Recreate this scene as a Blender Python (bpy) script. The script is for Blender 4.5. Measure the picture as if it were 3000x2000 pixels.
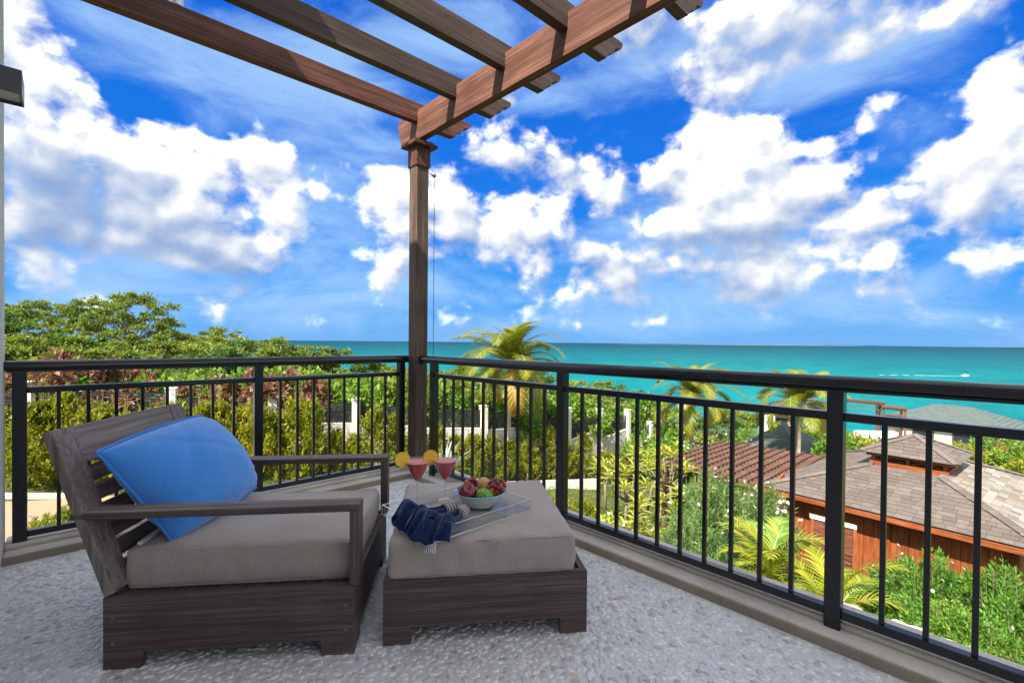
import bpy, bmesh, math, random
import numpy as np
from mathutils import Vector, Matrix, noise as mnoise
random.seed(7); rng = np.random.default_rng(7)
S = bpy.context.scene
for o in list(bpy.data.objects): bpy.data.objects.remove(o)

# ============ CAMERA ============
FPX, YAW, PITCH, ROLL, HOR, CAMH = 1382.0, 46.8, -0.6, 0.5, 1002.0, 1.25
_y, _p, _r = map(math.radians, (YAW, PITCH, ROLL))
FW = np.array([math.cos(_y)*math.cos(_p), math.sin(_y)*math.cos(_p), math.sin(_p)])
RT0 = np.array([math.sin(_y), -math.cos(_y), 0.0]); UP0 = np.cross(RT0, FW)
RT = RT0*math.cos(_r)+UP0*math.sin(_r); UP = -RT0*math.sin(_r)+UP0*math.cos(_r)
CY = HOR + FPX*math.tan(-_p)
cd = bpy.data.cameras.new('camera'); cam = bpy.data.objects.new('camera', cd); S.collection.objects.link(cam)
cd.sensor_width = 36; cd.lens = FPX/3000*36; cd.shift_y = (CY-1000)/3000; cd.clip_start = .05; cd.clip_end = 60000
cam.matrix_world = Matrix(((RT[0], UP[0], -FW[0], 0), (RT[1], UP[1], -FW[1], 0), (RT[2], UP[2], -FW[2], CAMH), (0, 0, 0, 1)))
S.camera = cam
# ============ LIGHT, EXPOSURE ============
SUND = Vector((-.893, -.24, 1.0)).normalized()
SUN_STRENGTH, EXPOSURE, SKY_STRENGTH = 2.5, 2.3, 1.0
sd = bpy.data.lights.new('sun', 'SUN'); sun = bpy.data.objects.new('sun', sd); S.collection.objects.link(sun)
sd.energy = SUN_STRENGTH; sd.angle = math.radians(.53); sd.color = (1, .93, .82)
sun.rotation_euler = SUND.to_track_quat('Z', 'Y').to_euler(); sun.location = (0, 0, 30)
S.view_settings.view_transform = 'Standard'; S.view_settings.look = 'None'
S.view_settings.exposure = EXPOSURE; S.view_settings.gamma = 1; S.view_settings.use_curve_mapping = False
S.render.engine = 'CYCLES'; S.cycles.max_bounces = 8; S.cycles.transparent_max_bounces = 16

def ray(px, py):       # direction through a point of the 2352 px wide layout, unit depth
    px *= 3000/2352; py *= 3000/2352
    return ((px-1500)/FPX)*RT - ((py-CY)/FPX)*UP + FW
def at(px, py, D):
    v = ray(px, py)*D; return Vector((v[0], v[1], v[2]+CAMH))
def atg(px, D):        # ground-plan position at depth D below column px
    lat = (px-1176)/1083.5
    return D*(FW[0]+lat*RT0[0]), D*(FW[1]+lat*RT0[1])

# ============ WORLD ============
W = bpy.data.worlds.new('World'); W.use_nodes = True
nt = W.node_tree; nt.nodes.clear()
class NB:
    def __init__(s, nt): s.nt = nt
    def n(s, t, **k):
        x = s.nt.nodes.new(t)
        for a, b in k.items(): setattr(x, a, b)
        return x
    def put(s, sock, v):
        if v is None: return
        if isinstance(v, bpy.types.NodeSocket): s.nt.links.new(v, sock)
        else:
            if sock.type == 'RGBA' and len(v) == 3: v = (*v, 1)
            sock.default_value = v
    def m(s, op, a, b=None, c=None, clamp=False):
        x = s.n('ShaderNodeMath', operation=op, use_clamp=clamp)
        for i, v in enumerate((a, b, c)): s.put(x.inputs[i], v)
        return x.outputs[0]
    def v(s, op, a, b=None, c=None, out=0, scale=None):
        x = s.n('ShaderNodeVectorMath', operation=op)
        for i, q in enumerate((a, b, c)):
            if q is not None: s.put(x.inputs[i], q)
        if scale is not None: s.put(x.inputs['Scale'], scale)
        return x.outputs['Value'] if op in ('DOT_PRODUCT', 'LENGTH') else x.outputs[out]
    def noise(s, vec, scale, detail=3, rough=.5, dist=0, col=False, lac=2.0):
        x = s.n('ShaderNodeTexNoise'); s.put(x.inputs['Vector'], vec)
        x.inputs['Scale'].default_value = scale; x.inputs['Detail'].default_value = detail
        x.inputs['Roughness'].default_value = rough; x.inputs['Distortion'].default_value = dist; x.inputs['Lacunarity'].default_value = lac
        return x.outputs['Color' if col else 0]
    def vor(s, vec, scale, detail=0, feature='F1', out='Distance', rand=1.0):
        x = s.n('ShaderNodeTexVoronoi', feature=feature); s.put(x.inputs['Vector'], vec)
        x.inputs['Scale'].default_value = scale; x.inputs['Randomness'].default_value = rand
        if 'Detail' in x.inputs: x.inputs['Detail'].default_value = detail
        return x.outputs[out]
    def sm(s, v, a, b, lo=0.0, hi=1.0, kind='SMOOTHSTEP'):
        x = s.n('ShaderNodeMapRange', interpolation_type=kind); s.put(x.inputs[0], v)
        for i, q in zip((1, 2, 3, 4), (a, b, lo, hi)): s.put(x.inputs[i], q)
        return x.outputs[0]
    def mix(s, f, a, b, mode='MIX'):
        x = s.n('ShaderNodeMix', data_type='RGBA', blend_type=mode); s.put(x.inputs[0], f)
        s.put(x.inputs[6], a); s.put(x.inputs[7], b); return x.outputs[2]
    def ramp(s, f, stops, interp='LINEAR'):
        x = s.n('ShaderNodeValToRGB'); x.color_ramp.interpolation = interp; s.put(x.inputs[0], f)
        e = x.color_ramp.elements
        while len(e) < len(stops): e.new(.5)
        for q, (p, c) in zip(e, stops): q.position = p; q.color = (*c, 1) if len(c) == 3 else c
        return x.outputs[0]
    def mapping(s, vec, scale=(1, 1, 1), loc=(0, 0, 0), rot=(0, 0, 0)):
        x = s.n('ShaderNodeMapping'); s.put(x.inputs[0], vec)
        x.inputs['Location'].default_value = loc; x.inputs['Rotation'].default_value = rot; x.inputs['Scale'].default_value = scale
        return x.outputs[0]
def w_world():
    b = NB(nt)
    tc = b.n('ShaderNodeTexCoord').outputs['Generated']
    dirn = b.v('NORMALIZE', tc)
    sky = b.n('ShaderNodeTexSky', sky_type='NISHITA'); sky.sun_disc = False
    sky.sun_elevation = math.asin(SUND.z); sky.sun_rotation = math.atan2(SUND.x, SUND.y)
    sky.air_density = 1.0; sky.dust_density = .3; sky.ozone_density = 2.5
    fh = FW.copy(); fh[2] = 0; fh /= np.linalg.norm(fh)
    def azel(px, py):
        r = ray(px, py); r = r/np.linalg.norm(r)
        return math.atan2(r@RT0, r@fh), math.asin(r[2])
    A0, EST, NEL = -.86, math.radians(2.7), 15      # map: 62 azimuth x 15 elevation cells over the sea side of the sky
    AZS = np.linspace(A0, -A0, 63)
    def blobmap(lst, lo):
        out = np.full((NEL, 63), lo)
        prm = []
        for (x, y, rx, ry, w) in lst:
            a0, e0 = azel(x, y); prm.append((a0, e0, abs(azel(x+rx, y)[0]-azel(x-rx, y)[0])/2, abs(azel(x, y+ry)[1]-azel(x, y-ry)[1])/2, w))
        for i in range(NEL):
            acc = np.full(63, lo)
            for sub in (-.3, 0, .3):
                cur = np.full(63, lo)
                for (a0, e0, ra, re, w) in prm:
                    d = ((AZS-a0)/ra)**2+(((i+sub)*EST-e0)/re)**2; cur = np.maximum(cur, np.maximum(w*(1.12-.8*d), lo))
                acc = acc+(cur-lo)/3
            out[i] = acc
        return out
    def build_map(mp, lo, hi):        # -> list of (left ramp stops, right ramp stops) per three elevation rows
        q = np.clip((mp-lo)/(hi-lo), 0, 1); return q
    def lookup(q, lo, hi, az, wts):
        fl = b.sm(az, A0, 0.0, kind='LINEAR'); fr = b.sm(az, 0.0, -A0, kind='LINEAR'); right = b.m('GREATER_THAN', az, 0.0)
        tot = None
        for g in range(NEL//3):
            def rp(f, j0):
                return b.ramp(f, [(k/31, tuple(float(q[g*3+c, j0+k]) for c in range(3))) for k in range(32)])
            col = b.mix(right, rp(fl, 0), rp(fr, 31)); d = b.v('DOT_PRODUCT', col, wts[g]); tot = d if tot is None else b.m('ADD', tot, d)
        return b.m('MULTIPLY_ADD', tot, hi-lo, lo)
    def P_of(d):
        az = b.m('ARCTAN2', b.v('DOT_PRODUCT', d, tuple(RT0)), b.v('DOT_PRODUCT', d, tuple(fh)))
        s = b.n('ShaderNodeSeparateXYZ'); b.put(s.inputs[0], d); el = b.m('ARCSINE', s.outputs[2])
        e = b.m('DIVIDE', b.m('MAXIMUM', el, 0.0), EST); c = b.n('ShaderNodeCombineXYZ')
        for k in range(3): b.put(c.inputs[k], e)
        wts = []
        for g in range(NEL//3):
            t = b.v('ABSOLUTE', b.v('SUBTRACT', c.outputs[0], (g*3, g*3+1, g*3+2)))
            x = b.n('ShaderNodeMapRange', data_type='FLOAT_VECTOR', interpolation_type='SMOOTHSTEP'); b.put(x.inputs['Vector'], t)
            x.inputs[7].default_value = (0, 0, 0); x.inputs[8].default_value = (1, 1, 1); x.inputs[9].default_value = (1, 1, 1); x.inputs[10].default_value = (0, 0, 0)
            wts.append(x.outputs[1])
        return az, el, wts
    CUM = [
     (40, 120, 170, 190, 1.2), (90, 290, 150, 110, 1.0), (130, 230, 110, 120, .9), (200, 350, 120, 60, .8), (340, 395, 150, 85, 1.2), (450, 410, 150, 110, 1.35), (600, 400, 90, 110, 1.3), (640, 500, 70, 120, 1.1),
     (560, 590, 130, 55, 1.1), (330, 500, 280, 110, 1.25), (120, 470, 200, 120, 1.25), (240, 540, 200, 60, 1.0), (540, 640, 130, 45, .8), (60, 560, 120, 50, .5),
     (880, 440, 110, 70, 1.0), (960, 500, 140, 100, 1.2), (1030, 500, 75, 85, 1.25),
     (1160, 345, 90, 40, .75), (1290, 335, 80, 42, .75), (1190, 500, 120, 70, 1.0), (1290, 440, 70, 36, .55), (1350, 400, 90, 60, .7), (1400, 460, 62, 50, .95), (1160, 590, 90, 36, .8), (1240, 400, 80, 30, .4),
     (1500, 395, 40, 34, .5), (1400, 575, 80, 36, .7),
     (1700, 370, 130, 100, 1.45), (1600, 430, 90, 70, 1.1), (1560, 520, 130, 65, 1.15), (1720, 490, 200, 95, 1.35), (1860, 410, 130, 85, 1.1), (1980, 560, 160, 60, 1.35), (2080, 470, 170, 75, 1.1),
     (2210, 400, 180, 90, 1.1), (2320, 280, 130, 150, 1.3), (2250, 530, 150, 55, 1.1), (2300, 610, 130, 45, 1.05), (1660, 625, 170, 46, 1.1), (1700, 660, 130, 40, .8), (2020, 640, 75, 34, .85), (1900, 505, 110, 50, .85),
     (2030, 280, 90, 50, .75), (1730, 60, 300, 90, 1.0), (2030, 60, 360, 75, .95), (1900, 130, 260, 50, .7), (2345, 100, 50, 50, .9), (1640, 210, 80, 50, .6), (1450, 90, 140, 90, .75), (1220, 220, 120, 50, .35), 
     (1222, 648, 50, 34, 1.06), (1272, 686, 45, 34, 1.06), (1330, 665, 44, 30, 1.00), (1445, 650, 60, 34, 1.12), (1440, 690, 60, 26, 0.88), (1204, 738, 36, 28, 0.88), (1312, 738, 36, 30, 1.00), (1480, 742, 60, 26, 0.81), (1780, 640, 90, 36, 0.88), (1760, 690, 80, 34, 0.69),
     (500, 712, 44, 40, 1.00), (120, 655, 100, 34, 1.12), (240, 690, 70, 26, 0.94), (900, 640, 70, 50, 0.88), (900, 580, 60, 34, 0.70), (720, 440, 70, 40, 0.50), (2150, 720, 120, 30, 0.62), (1620, 330, 70, 50, 0.60), (700, 690, 80, 28, 0.69), (960, 720, 120, 30, 0.50), (2250, 690, 140, 26, 0.62)]
    WSP = [(420, 90, 420, 110, .9), (640, 190, 380, 130, .9), (760, 330, 260, 90, .8), (260, 600, 330, 110, .9), (760, 560, 200, 150, .8), (960, 640, 260, 110, .7), (500, 700, 500, 70, .7),
           (1100, 60, 260, 110, .8), (1250, 210, 200, 80, .6), (1500, 140, 300, 130, .7), (1900, 120, 500, 130, .8), (2200, 230, 300, 90, .3), (1500, 560, 400, 120, .6), (1500, 700, 700, 80, .65), (2100, 680, 400, 90, .8), (1750, 560, 420, 130, .7), (120, 420, 300, 140, .9), (2200, 480, 260, 160, .6)]
    DRK = [(190, 480, 260, 110, .95), (440, 530, 190, 60, .75), (540, 640, 150, 50, .8), (60, 380, 100, 60, .45), (1000, 590, 140, 60, .5), (1200, 390, 180, 60, .55), (1330, 320, 120, 50, .5), (1370, 600, 160, 50, .6), (1500, 400, 80, 50, .6), (1960, 500, 170, 45, .6), (2130, 400, 170, 60, .6), (1720, 590, 190, 40, .6),
           (1660, 665, 190, 34, .8), (1850, 90, 400, 90, .5), (1450, 120, 160, 90, .5), (1220, 220, 160, 80, .5), (2050, 665, 120, 30, .7), (2300, 480, 150, 40, .6), (2280, 640, 150, 30, .6), (900, 620, 90, 60, .4), (2030, 280, 90, 50, .4), (1780, 420, 60, 30, .3), (120, 655, 100, 30, .2)]
    qc = build_map(blobmap(CUM, -.7), -.7, 1.7); qw = build_map(blobmap(WSP, 0.0), 0, 1); qd = build_map(blobmap(DRK, 0.0), 0, 1.2)
    az, el, wts = P_of(dirn)
    outv = b.m('MAXIMUM', b.sm(b.m('ABSOLUTE', az), .78, .90), b.sm(el, .60, .70))
    q0 = b.v('MULTIPLY', dirn, (1, 1, 1.25))
    far = b.m('MULTIPLY_ADD', b.noise(q0, 2.6, 3, .5), 5.0, -1.7)  # unseen cloud cover around the view, thickened to brighten the shaded deck
    def dens(d, wq, coarse, only=False):
        cov = lookup(qc, -.7, 1.7, *wq)
        cov = b.m('ADD', b.m('MULTIPLY', cov, b.m('SUBTRACT', 1.0, outv)), b.m('MULTIPLY', far, outv))
        q = b.v('MULTIPLY', d, (1, 1, 1.25))
        c = b.m('MULTIPLY_ADD', b.noise(q, 6.0, 3.0, .5, .15), 2.9, -1.50)
        puff = b.m('MULTIPLY_ADD', b.vor(q, 15.0, 1.0), -.62, .30)
        base = b.m('ADD', cov, b.m('ADD', c, puff))
        if coarse: return base
        return base, b.m('ADD', base, b.m('MULTIPLY_ADD', b.noise(q, 34.0, 6.0, .58, .2), 1.35, -.60))
    dc, d0 = dens(dirn, (az, wts), False)
    off = tuple(np.array([0, 0, .026]) - RT0*.016)
    dn1 = b.v('NORMALIZE', b.v('ADD', dirn, off)); az1, el1, wts1 = P_of(dn1)
    d1 = dens(dn1, (az1, wts1), True)
    alpha = b.sm(d0, -.04, .82)
    thick = b.sm(d0, .2, 1.3)
    lit = b.m('ADD', b.m('ADD', b.m('MULTIPLY', b.m('SUBTRACT', dc, d1), .70), b.m('MULTIPLY', b.m('SUBTRACT', d0, dc), .34)), .72)
    drk = b.m('MULTIPLY', lookup(qd, 0, 1.2, az, wts), b.m('SUBTRACT', 1.0, outv))
    lit = b.m('SUBTRACT', lit, b.m('MULTIPLY', drk, .62))
    lit = b.m('ADD', lit, b.m('MULTIPLY_ADD', b.noise(dirn, 3.2, 2, .5), .7, -.35))
    K = 2**EXPOSURE; dk = lambda *c: tuple(x/K for x in c)
    ccol = b.ramp(lit, [(0, dk(.25, .37, .64)), (.22, dk(.34, .45, .69)), (.45, dk(.52, .60, .79)), (.64, dk(.74, .78, .90)), (.80, dk(.93, .94, .98)), (.92, dk(1.06, 1.06, 1.05)), (1, dk(1.35, 1.33, 1.30))])
    ccol = b.ramp(lit, [(0, dk(.29, .42, .70)), (.25, dk(.42, .54, .78)), (.5, dk(.66, .73, .88)), (.70, dk(.92, .95, 1.0)), (.86, dk(1.5, 1.5, 1.5)), (1, dk(2.1, 2.08, 2.02))])
    wq = b.mapping(dirn, scale=(1, 1, 2.6), rot=(.35, .1, .4))
    wn = b.noise(wq, 4.5, 8, .60, .5)
    wcov = b.m('MAXIMUM', b.m('MULTIPLY', lookup(qw, 0, 1, az, wts), b.m('SUBTRACT', 1.0, outv)), b.m('MULTIPLY', outv, .45))
    wal = b.m('MULTIPLY', b.sm(b.m('MULTIPLY_ADD', wcov, .42, wn), .52, .98), .80)
    nish = b.v('SCALE', sky.outputs[0], scale=.045)
    grad = b.ramp(b.sm(el, -.02, .95, kind='LINEAR'), [(0, dk(.15, .44, .90)), (.05, dk(.10, .41, .92)), (.12, dk(.030, .33, .93)), (.22, dk(.002, .255, .90)), (.36, dk(0, .18, .82)), (.6, dk(0, .135, .72)), (1, dk(0, .09, .52))])
    toward = b.m('MAXIMUM', b.v('DOT_PRODUCT', dirn, tuple(SUND)), 0.0)
    clear = b.mix(b.sm(toward, .35, .95, .96, .35), nish, grad)
    ccol = b.v('SCALE', ccol, scale=b.m('MULTIPLY_ADD', b.m('POWER', toward, 4.0), 1.2, 1.0))  # clouds towards the sun, out of view, brightened to lift the deck light
    c1 = b.mix(wal, clear, dk(.42, .68, 1.05))
    c2 = b.mix(b.m('MULTIPLY', alpha, b.sm(el, .0, .14, .45, 1.0)), c1, ccol)
    c3 = b.mix(b.sm(el, -.03, -.005), (.01, .06, .08), c2)
    bg = b.n('ShaderNodeBackground'); b.put(bg.inputs[0], c3); bg.inputs[1].default_value = SKY_STRENGTH
    o = b.n('ShaderNodeOutputWorld'); nt.links.new(bg.outputs[0], o.inputs[0])
w_world(); S.world = W
W.cycles.sampling_method = 'MANUAL'; W.cycles.sample_map_resolution = 512

# ============ MATERIALS ============
M = {}
def mat(name, fn):
    m = bpy.data.materials.new(name); m.use_nodes = True; t = m.node_tree; t.nodes.clear()
    b = NB(t); out = b.n('ShaderNodeOutputMaterial'); fn(b, out); M[name] = m; return m
def prin(b, out, col, rough=.6, spec=.5, metal=0, bump=None, bs=.3, bd=.01, trans=0, ior=1.45, coat=0, sheen=0, sss=None):
    p = b.n('ShaderNodeBsdfPrincipled'); b.put(p.inputs['Base Color'], col); b.put(p.inputs['Roughness'], rough)
    p.inputs['Specular IOR Level'].default_value = spec; p.inputs['Metallic'].default_value = metal; p.inputs['IOR'].default_value = ior
    p.inputs['Transmission Weight'].default_value = trans; p.inputs['Coat Weight'].default_value = coat; p.inputs['Sheen Weight'].default_value = sheen
    if bump is not None:
        n = b.n('ShaderNodeBump'); n.inputs['Strength'].default_value = bs; n.inputs['Distance'].default_value = bd
        b.put(n.inputs['Height'], bump); b.nt.links.new(n.outputs[0], p.inputs['Normal'])
    b.nt.links.new(p.outputs[0], out.inputs[0]); return p
def obj_co(b): return b.n('ShaderNodeTexCoord').outputs['Object']
def pos(b): return b.n('ShaderNodeNewGeometry').outputs['Position']
def wood(name, c0, c1, c2, axis, rough=.6, fine=1.0, bs=.5):
    def f(b, out):
        co = obj_co(b); ri = b.n('ShaderNodeObjectInfo').outputs['Random']
        co = b.v('ADD', co, b.v('SCALE', (3.1, 5.7, 7.3), scale=ri))
        sc = [30*fine]*3; sc[axis] = .9
        g = b.noise(b.mapping(co, scale=tuple(sc)), 1.0, 7, .66, .12)
        sc2 = [120*fine]*3; sc2[axis] = 3
        g2 = b.noise(b.mapping(co, scale=tuple(sc2)), 1.0, 3, .6)
        big = b.noise(co, 2.2, 3, .5)
        v = b.m('ADD', b.m('MULTIPLY', g, .62), b.m('MULTIPLY', g2, .48))
        col = b.ramp(v, [(.36, c0), (.54, c1), (.74, c2)])
        col = b.mix(b.sm(big, .3, .75), col, b.mix(.5, col, c0), 'MIX')
        prin(b, out, col, b.m('MULTIPLY_ADD', g, .3, rough-.15), .35, bump=v, bs=bs, bd=.004)
    return mat(name, f)
for ax in (0, 1, 2):
    wood('furniture_wood_%d' % ax, (.038, .024, .022), (.105, .072, .065), (.22, .165, .15), ax, .55, 1.7)
    wood('pergola_wood_%d' % ax, (.034, .013, .009), (.125, .048, .030), (.25, .12, .08), ax, .62, .7)
    wood('post_wood_%d' % ax, (.030, .018, .014), (.098, .060, .044), (.20, .135, .105), ax, .62, .9)
    wood('grey_wood_%d' % ax, (.030, .017, .013), (.080, .050, .038), (.155, .105, .082), ax, .62, .7)
    wood('weathered_wood_%d' % ax, (.07, .052, .045), (.21, .17, .15), (.36, .30, .26), ax, .6)
    wood('cedar_wood_%d' % ax, (.10, .025, .008), (.25, .068, .020), (.36, .12, .042), ax, .6, .25)
    wood('lattice_wood_%d' % ax, (.07, .032, .020), (.17, .082, .052), (.25, .135, .09), ax, .6, .5)
mat('black_paint', lambda b, o: prin(b, o, (.010, .010, .013), b.m('MULTIPLY_ADD', b.noise(obj_co(b), 9, 4), .12, .14), .6))
def f_stucco(c, k=.14, spots=True):
    def f(b, o):
        co = pos(b); n = b.noise(co, 150, 5, .7); big = b.noise(co, 2.5, 5, .6)
        d = b.sm(b.noise(co, 7, 6, .65), .55, .75)
        col = b.mix(b.sm(big, .3, .7), c, tuple(x*(1-k*2) for x in c)); col = b.mix(b.m('MULTIPLY', d, .35), col, tuple(x*.55 for x in c))
        col = b.mix(b.sm(n, .3, .7, 0, .45), col, tuple(x*.6 for x in c))
        prin(b, o, col, .9, .2, bump=b.m('ADD', n, b.noise(co, 45, 3)), bs=.8, bd=.004)
    return f
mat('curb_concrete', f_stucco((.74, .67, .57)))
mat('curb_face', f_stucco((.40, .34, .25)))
mat('house_stucco', f_stucco((.70, .67, .62), .05))
mat('garden_wall_render', f_stucco((.55, .53, .48), .08))
mat('white_render', f_stucco((.74, .70, .62), .04))
def f_grout(b, o):
    co = pos(b); n = b.noise(co, 60, 5, .6); big = b.noise(co, 1.7, 4)
    prin(b, o, b.mix(b.sm(n, .3, .7), (.56, .55, .54), (.66, .65, .64)), b.m('MULTIPLY_ADD', big, .3, .28), .5, bump=n, bs=.25, bd=.003)
mat('grout', f_grout)
def f_pebble(b, o):
    g = b.n('ShaderNodeNewGeometry'); oi = b.n('ShaderNodeObjectInfo').outputs['Random']
    r = b.m('FRACT', b.m('ADD', g.outputs['Random Per Island'], oi))
    col = b.ramp(r, [(0, (.50, .49, .48)), (.2, (.66, .65, .63)), (.45, (.78, .77, .75)), (.70, (.86, .85, .83)), (.86, (.72, .70, .66)), (.93, (.40, .40, .41)), (.975, (.62, .50, .38)), (1, (.50, .38, .28))])
    n = b.noise(g.outputs['Position'], 70, 4, .6); big = b.noise(g.outputs['Position'], 1.3, 3)
    prin(b, o, b.mix(b.sm(b.noise(g.outputs['Position'], 2.1, 5, .6), .45, .72, 0, .30), b.mix(b.sm(n, .3, .75, 0, .35), col, (.36, .35, .35)), (.40, .37, .33)), b.m('MULTIPLY_ADD', big, .25, .14), .6)
mat('pebble', f_pebble)
def fabric(name, c, k=.12, sheen=.3, scale=900, rough=.85):
    def f(b, o):
        co = obj_co(b); n1 = b.noise(b.mapping(co, scale=(40, scale, scale)), 1, 2, .5); n2 = b.noise(b.mapping(co, scale=(scale, 40, scale)), 1, 2, .5)
        n3 = b.noise(b.mapping(co, scale=(scale*.4, scale*.4, 25)), 1, 2)
        w = b.m('ADD', b.m('ADD', n1, n2), n3)
        col = b.mix(b.sm(w, 1.0, 2.0), tuple(x*(1-k) for x in c), tuple(min(1, x*(1+k)) for x in c))
        col = b.mix(b.sm(b.noise(co, 3, 4), .3, .8, 0, .25), col, tuple(x*.8 for x in c))
        prin(b, o, col, rough, .15, bump=b.m('ADD', w, b.m('MULTIPLY', b.noise(co, 9, 4, .6), 3)), bs=.28, bd=.003, sheen=sheen)
    return mat(name, f)
fabric('taupe_canvas', (.40, .335, .285), .16)
fabric('blue_cotton', (.060, .27, .72), .10, .5)
fabric('blue_piping', (.05, .25, .70), .15, .3)
fabric('navy_linen', (.006, .020, .085), .35, .25)
fabric('white_tape', (.75, .75, .76), .1)
fabric('twine', (.52, .40, .29), .3)
fabric('dark_twine', (.03, .03, .045), .3)
def f_glass(b, o):
    g = b.n('ShaderNodeBsdfGlass'); g.inputs['Roughness'].default_value = 0; g.inputs['IOR'].default_value = 1.35; g.inputs[0].default_value = (.98, .99, .99, 1)
    t = b.n('ShaderNodeBsdfTransparent'); fr = b.n('ShaderNodeMixShader'); fr.inputs[0].default_value = .20
    b.nt.links.new(t.outputs[0], fr.inputs[1]); b.nt.links.new(g.outputs[0], fr.inputs[2]); b.nt.links.new(fr.outputs[0], o.inputs[0])
mat('clear_glass', f_glass)
def f_acr(b, o):
    t = b.n('ShaderNodeBsdfTransparent'); t.inputs[0].default_value = (.965, .975, .98, 1); g = b.n('ShaderNodeBsdfGlossy'); g.inputs['Roughness'].default_value = .015
    lw = b.n('ShaderNodeLayerWeight'); lw.inputs[0].default_value = .5; mx = b.n('ShaderNodeMixShader')
    b.put(mx.inputs[0], b.m('MULTIPLY_ADD', b.m('POWER', lw.outputs['Facing'], 4.0), .7, .045)); b.nt.links.new(t.outputs[0], mx.inputs[1]); b.nt.links.new(g.outputs[0], mx.inputs[2]); b.nt.links.new(mx.outputs[0], o.inputs[0])
mat('acrylic', f_acr)
mat('acrylic_edge_glint', lambda b, o: prin(b, o, (.55, .62, .68), .1, 1.0))  # pale colour stands in for light piped to the cut edges
def flat(name, c, rough=.5, spec=.5, metal=0, n=None, coat=0):
    def f(b, o):
        col = c
        if n:
            col = b.mix(b.sm(b.noise(obj_co(b), n[0], 5, .6), .3, .7), c, n[1])
        prin(b, o, col, rough, spec, metal, coat=coat)
    return mat(name, f)
def f_apple(c0, c1, streak):
    def f(b, o):
        co = obj_co(b); s = b.noise(b.mapping(co, scale=(90, 90, 12)), 1, 4, .6, .3); sp = b.vor(co, 220)
        col = b.mix(b.sm(s, .45-streak, .8-streak), c0, c1); col = b.mix(b.sm(sp, .10, .16, .45, 0), col, (.75, .6, .4))
        prin(b, o, col, .22, .5, coat=.3)
    return f
mat('red_apple', f_apple((.15, .004, .010), (.50, .030, .03), 0)); mat('green_apple', f_apple((.09, .24, .012), (.22, .42, .03), .1))
mat('peach_skin', f_apple((.55, .22, .07), (.72, .42, .16), .05))
def f_grape(b, o):
    g = b.n('ShaderNodeObjectInfo').outputs['Random']
    prin(b, o, b.ramp(g, [(0, (.09, .008, .018)), (.4, (.22, .02, .022)), (.75, (.38, .055, .03)), (1, (.45, .13, .05))]), .25, .5, coat=.2)
mat('grape_skin', f_grape)
flat('stalk', (.10, .07, .03), .8); flat('brown_stem', (.16, .12, .08), .85, n=(30, (.26, .21, .16)))
def f_drink(b, o):
    co = pos(b); prin(b, o, b.mix(b.sm(b.noise(co, 60, 3), .3, .7), (.50, .008, .004), (.60, .016, .008)), .12, .5)
mat('red_drink', f_drink); mat('drink_foam', lambda b, o: prin(b, o, b.mix(b.noise(pos(b), 200, 4), (.72, .15, .10), (.80, .30, .24)), .35, .5))
def f_citrus(b, o):
    co = obj_co(b); s = b.n('ShaderNodeSeparateXYZ'); b.put(s.inputs[0], co)
    a = b.m('ARCTAN2', s.outputs[1], s.outputs[0]); seg = b.m('ABSOLUTE', b.m('SINE', b.m('MULTIPLY', a, 4.5)))
    prin(b, o, b.mix(b.sm(seg, .08, .25), (.92, .70, .22), b.mix(b.noise(co, 400, 3), (.90, .48, .02), (.95, .62, .05))), .3, .5)
mat('citrus_pulp', f_citrus); flat('citrus_rind', (.62, .38, .03), .45, n=(300, (.5, .26, .02)))
flat('white_ceramic', (.70, .70, .69), .15, .6, coat=.4); flat('blue_glaze', (.20, .50, .72), .15, .6, coat=.4)
def f_bowlin(b, o):
    v = b.vor(obj_co(b), 95); prin(b, o, b.mix(b.sm(v, .42, .5), (.015, .03, .28), (.68, .70, .74)), .15, .6)
mat('patterned_glaze', f_bowlin)
flat('lamp_metal', (.085, .09, .105), .38, .5, .4); flat('frosted_glass', (.50, .47, .40), .4); flat('pale_metal', (.55, .56, .58), .35, .5, .6)
flat('drain_metal', (.12, .12, .13), .35, .5, .8); flat('pale_batten', (.62, .58, .50), .7)
flat('brass', (.20, .14, .06), .4, .5, .8); flat('steel_cable', (.06, .07, .08), .5, .5, .5)
def f_label(b, o):
    co = obj_co(b); s = b.n('ShaderNodeSeparateXYZ'); b.put(s.inputs[0], co)
    row = b.m('FRACT', b.m('MULTIPLY', s.outputs[1], 170.0)); ink = b.m('MULTIPLY', b.sm(row, .35, .45), b.sm(b.noise(b.mapping(co, scale=(700, 170, 1)), 1, 2), .42, .5))
    prin(b, o, b.mix(ink, (.78, .78, .80), (.12, .12, .14)), .7, .2)
mat('care_label', f_label)
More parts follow.
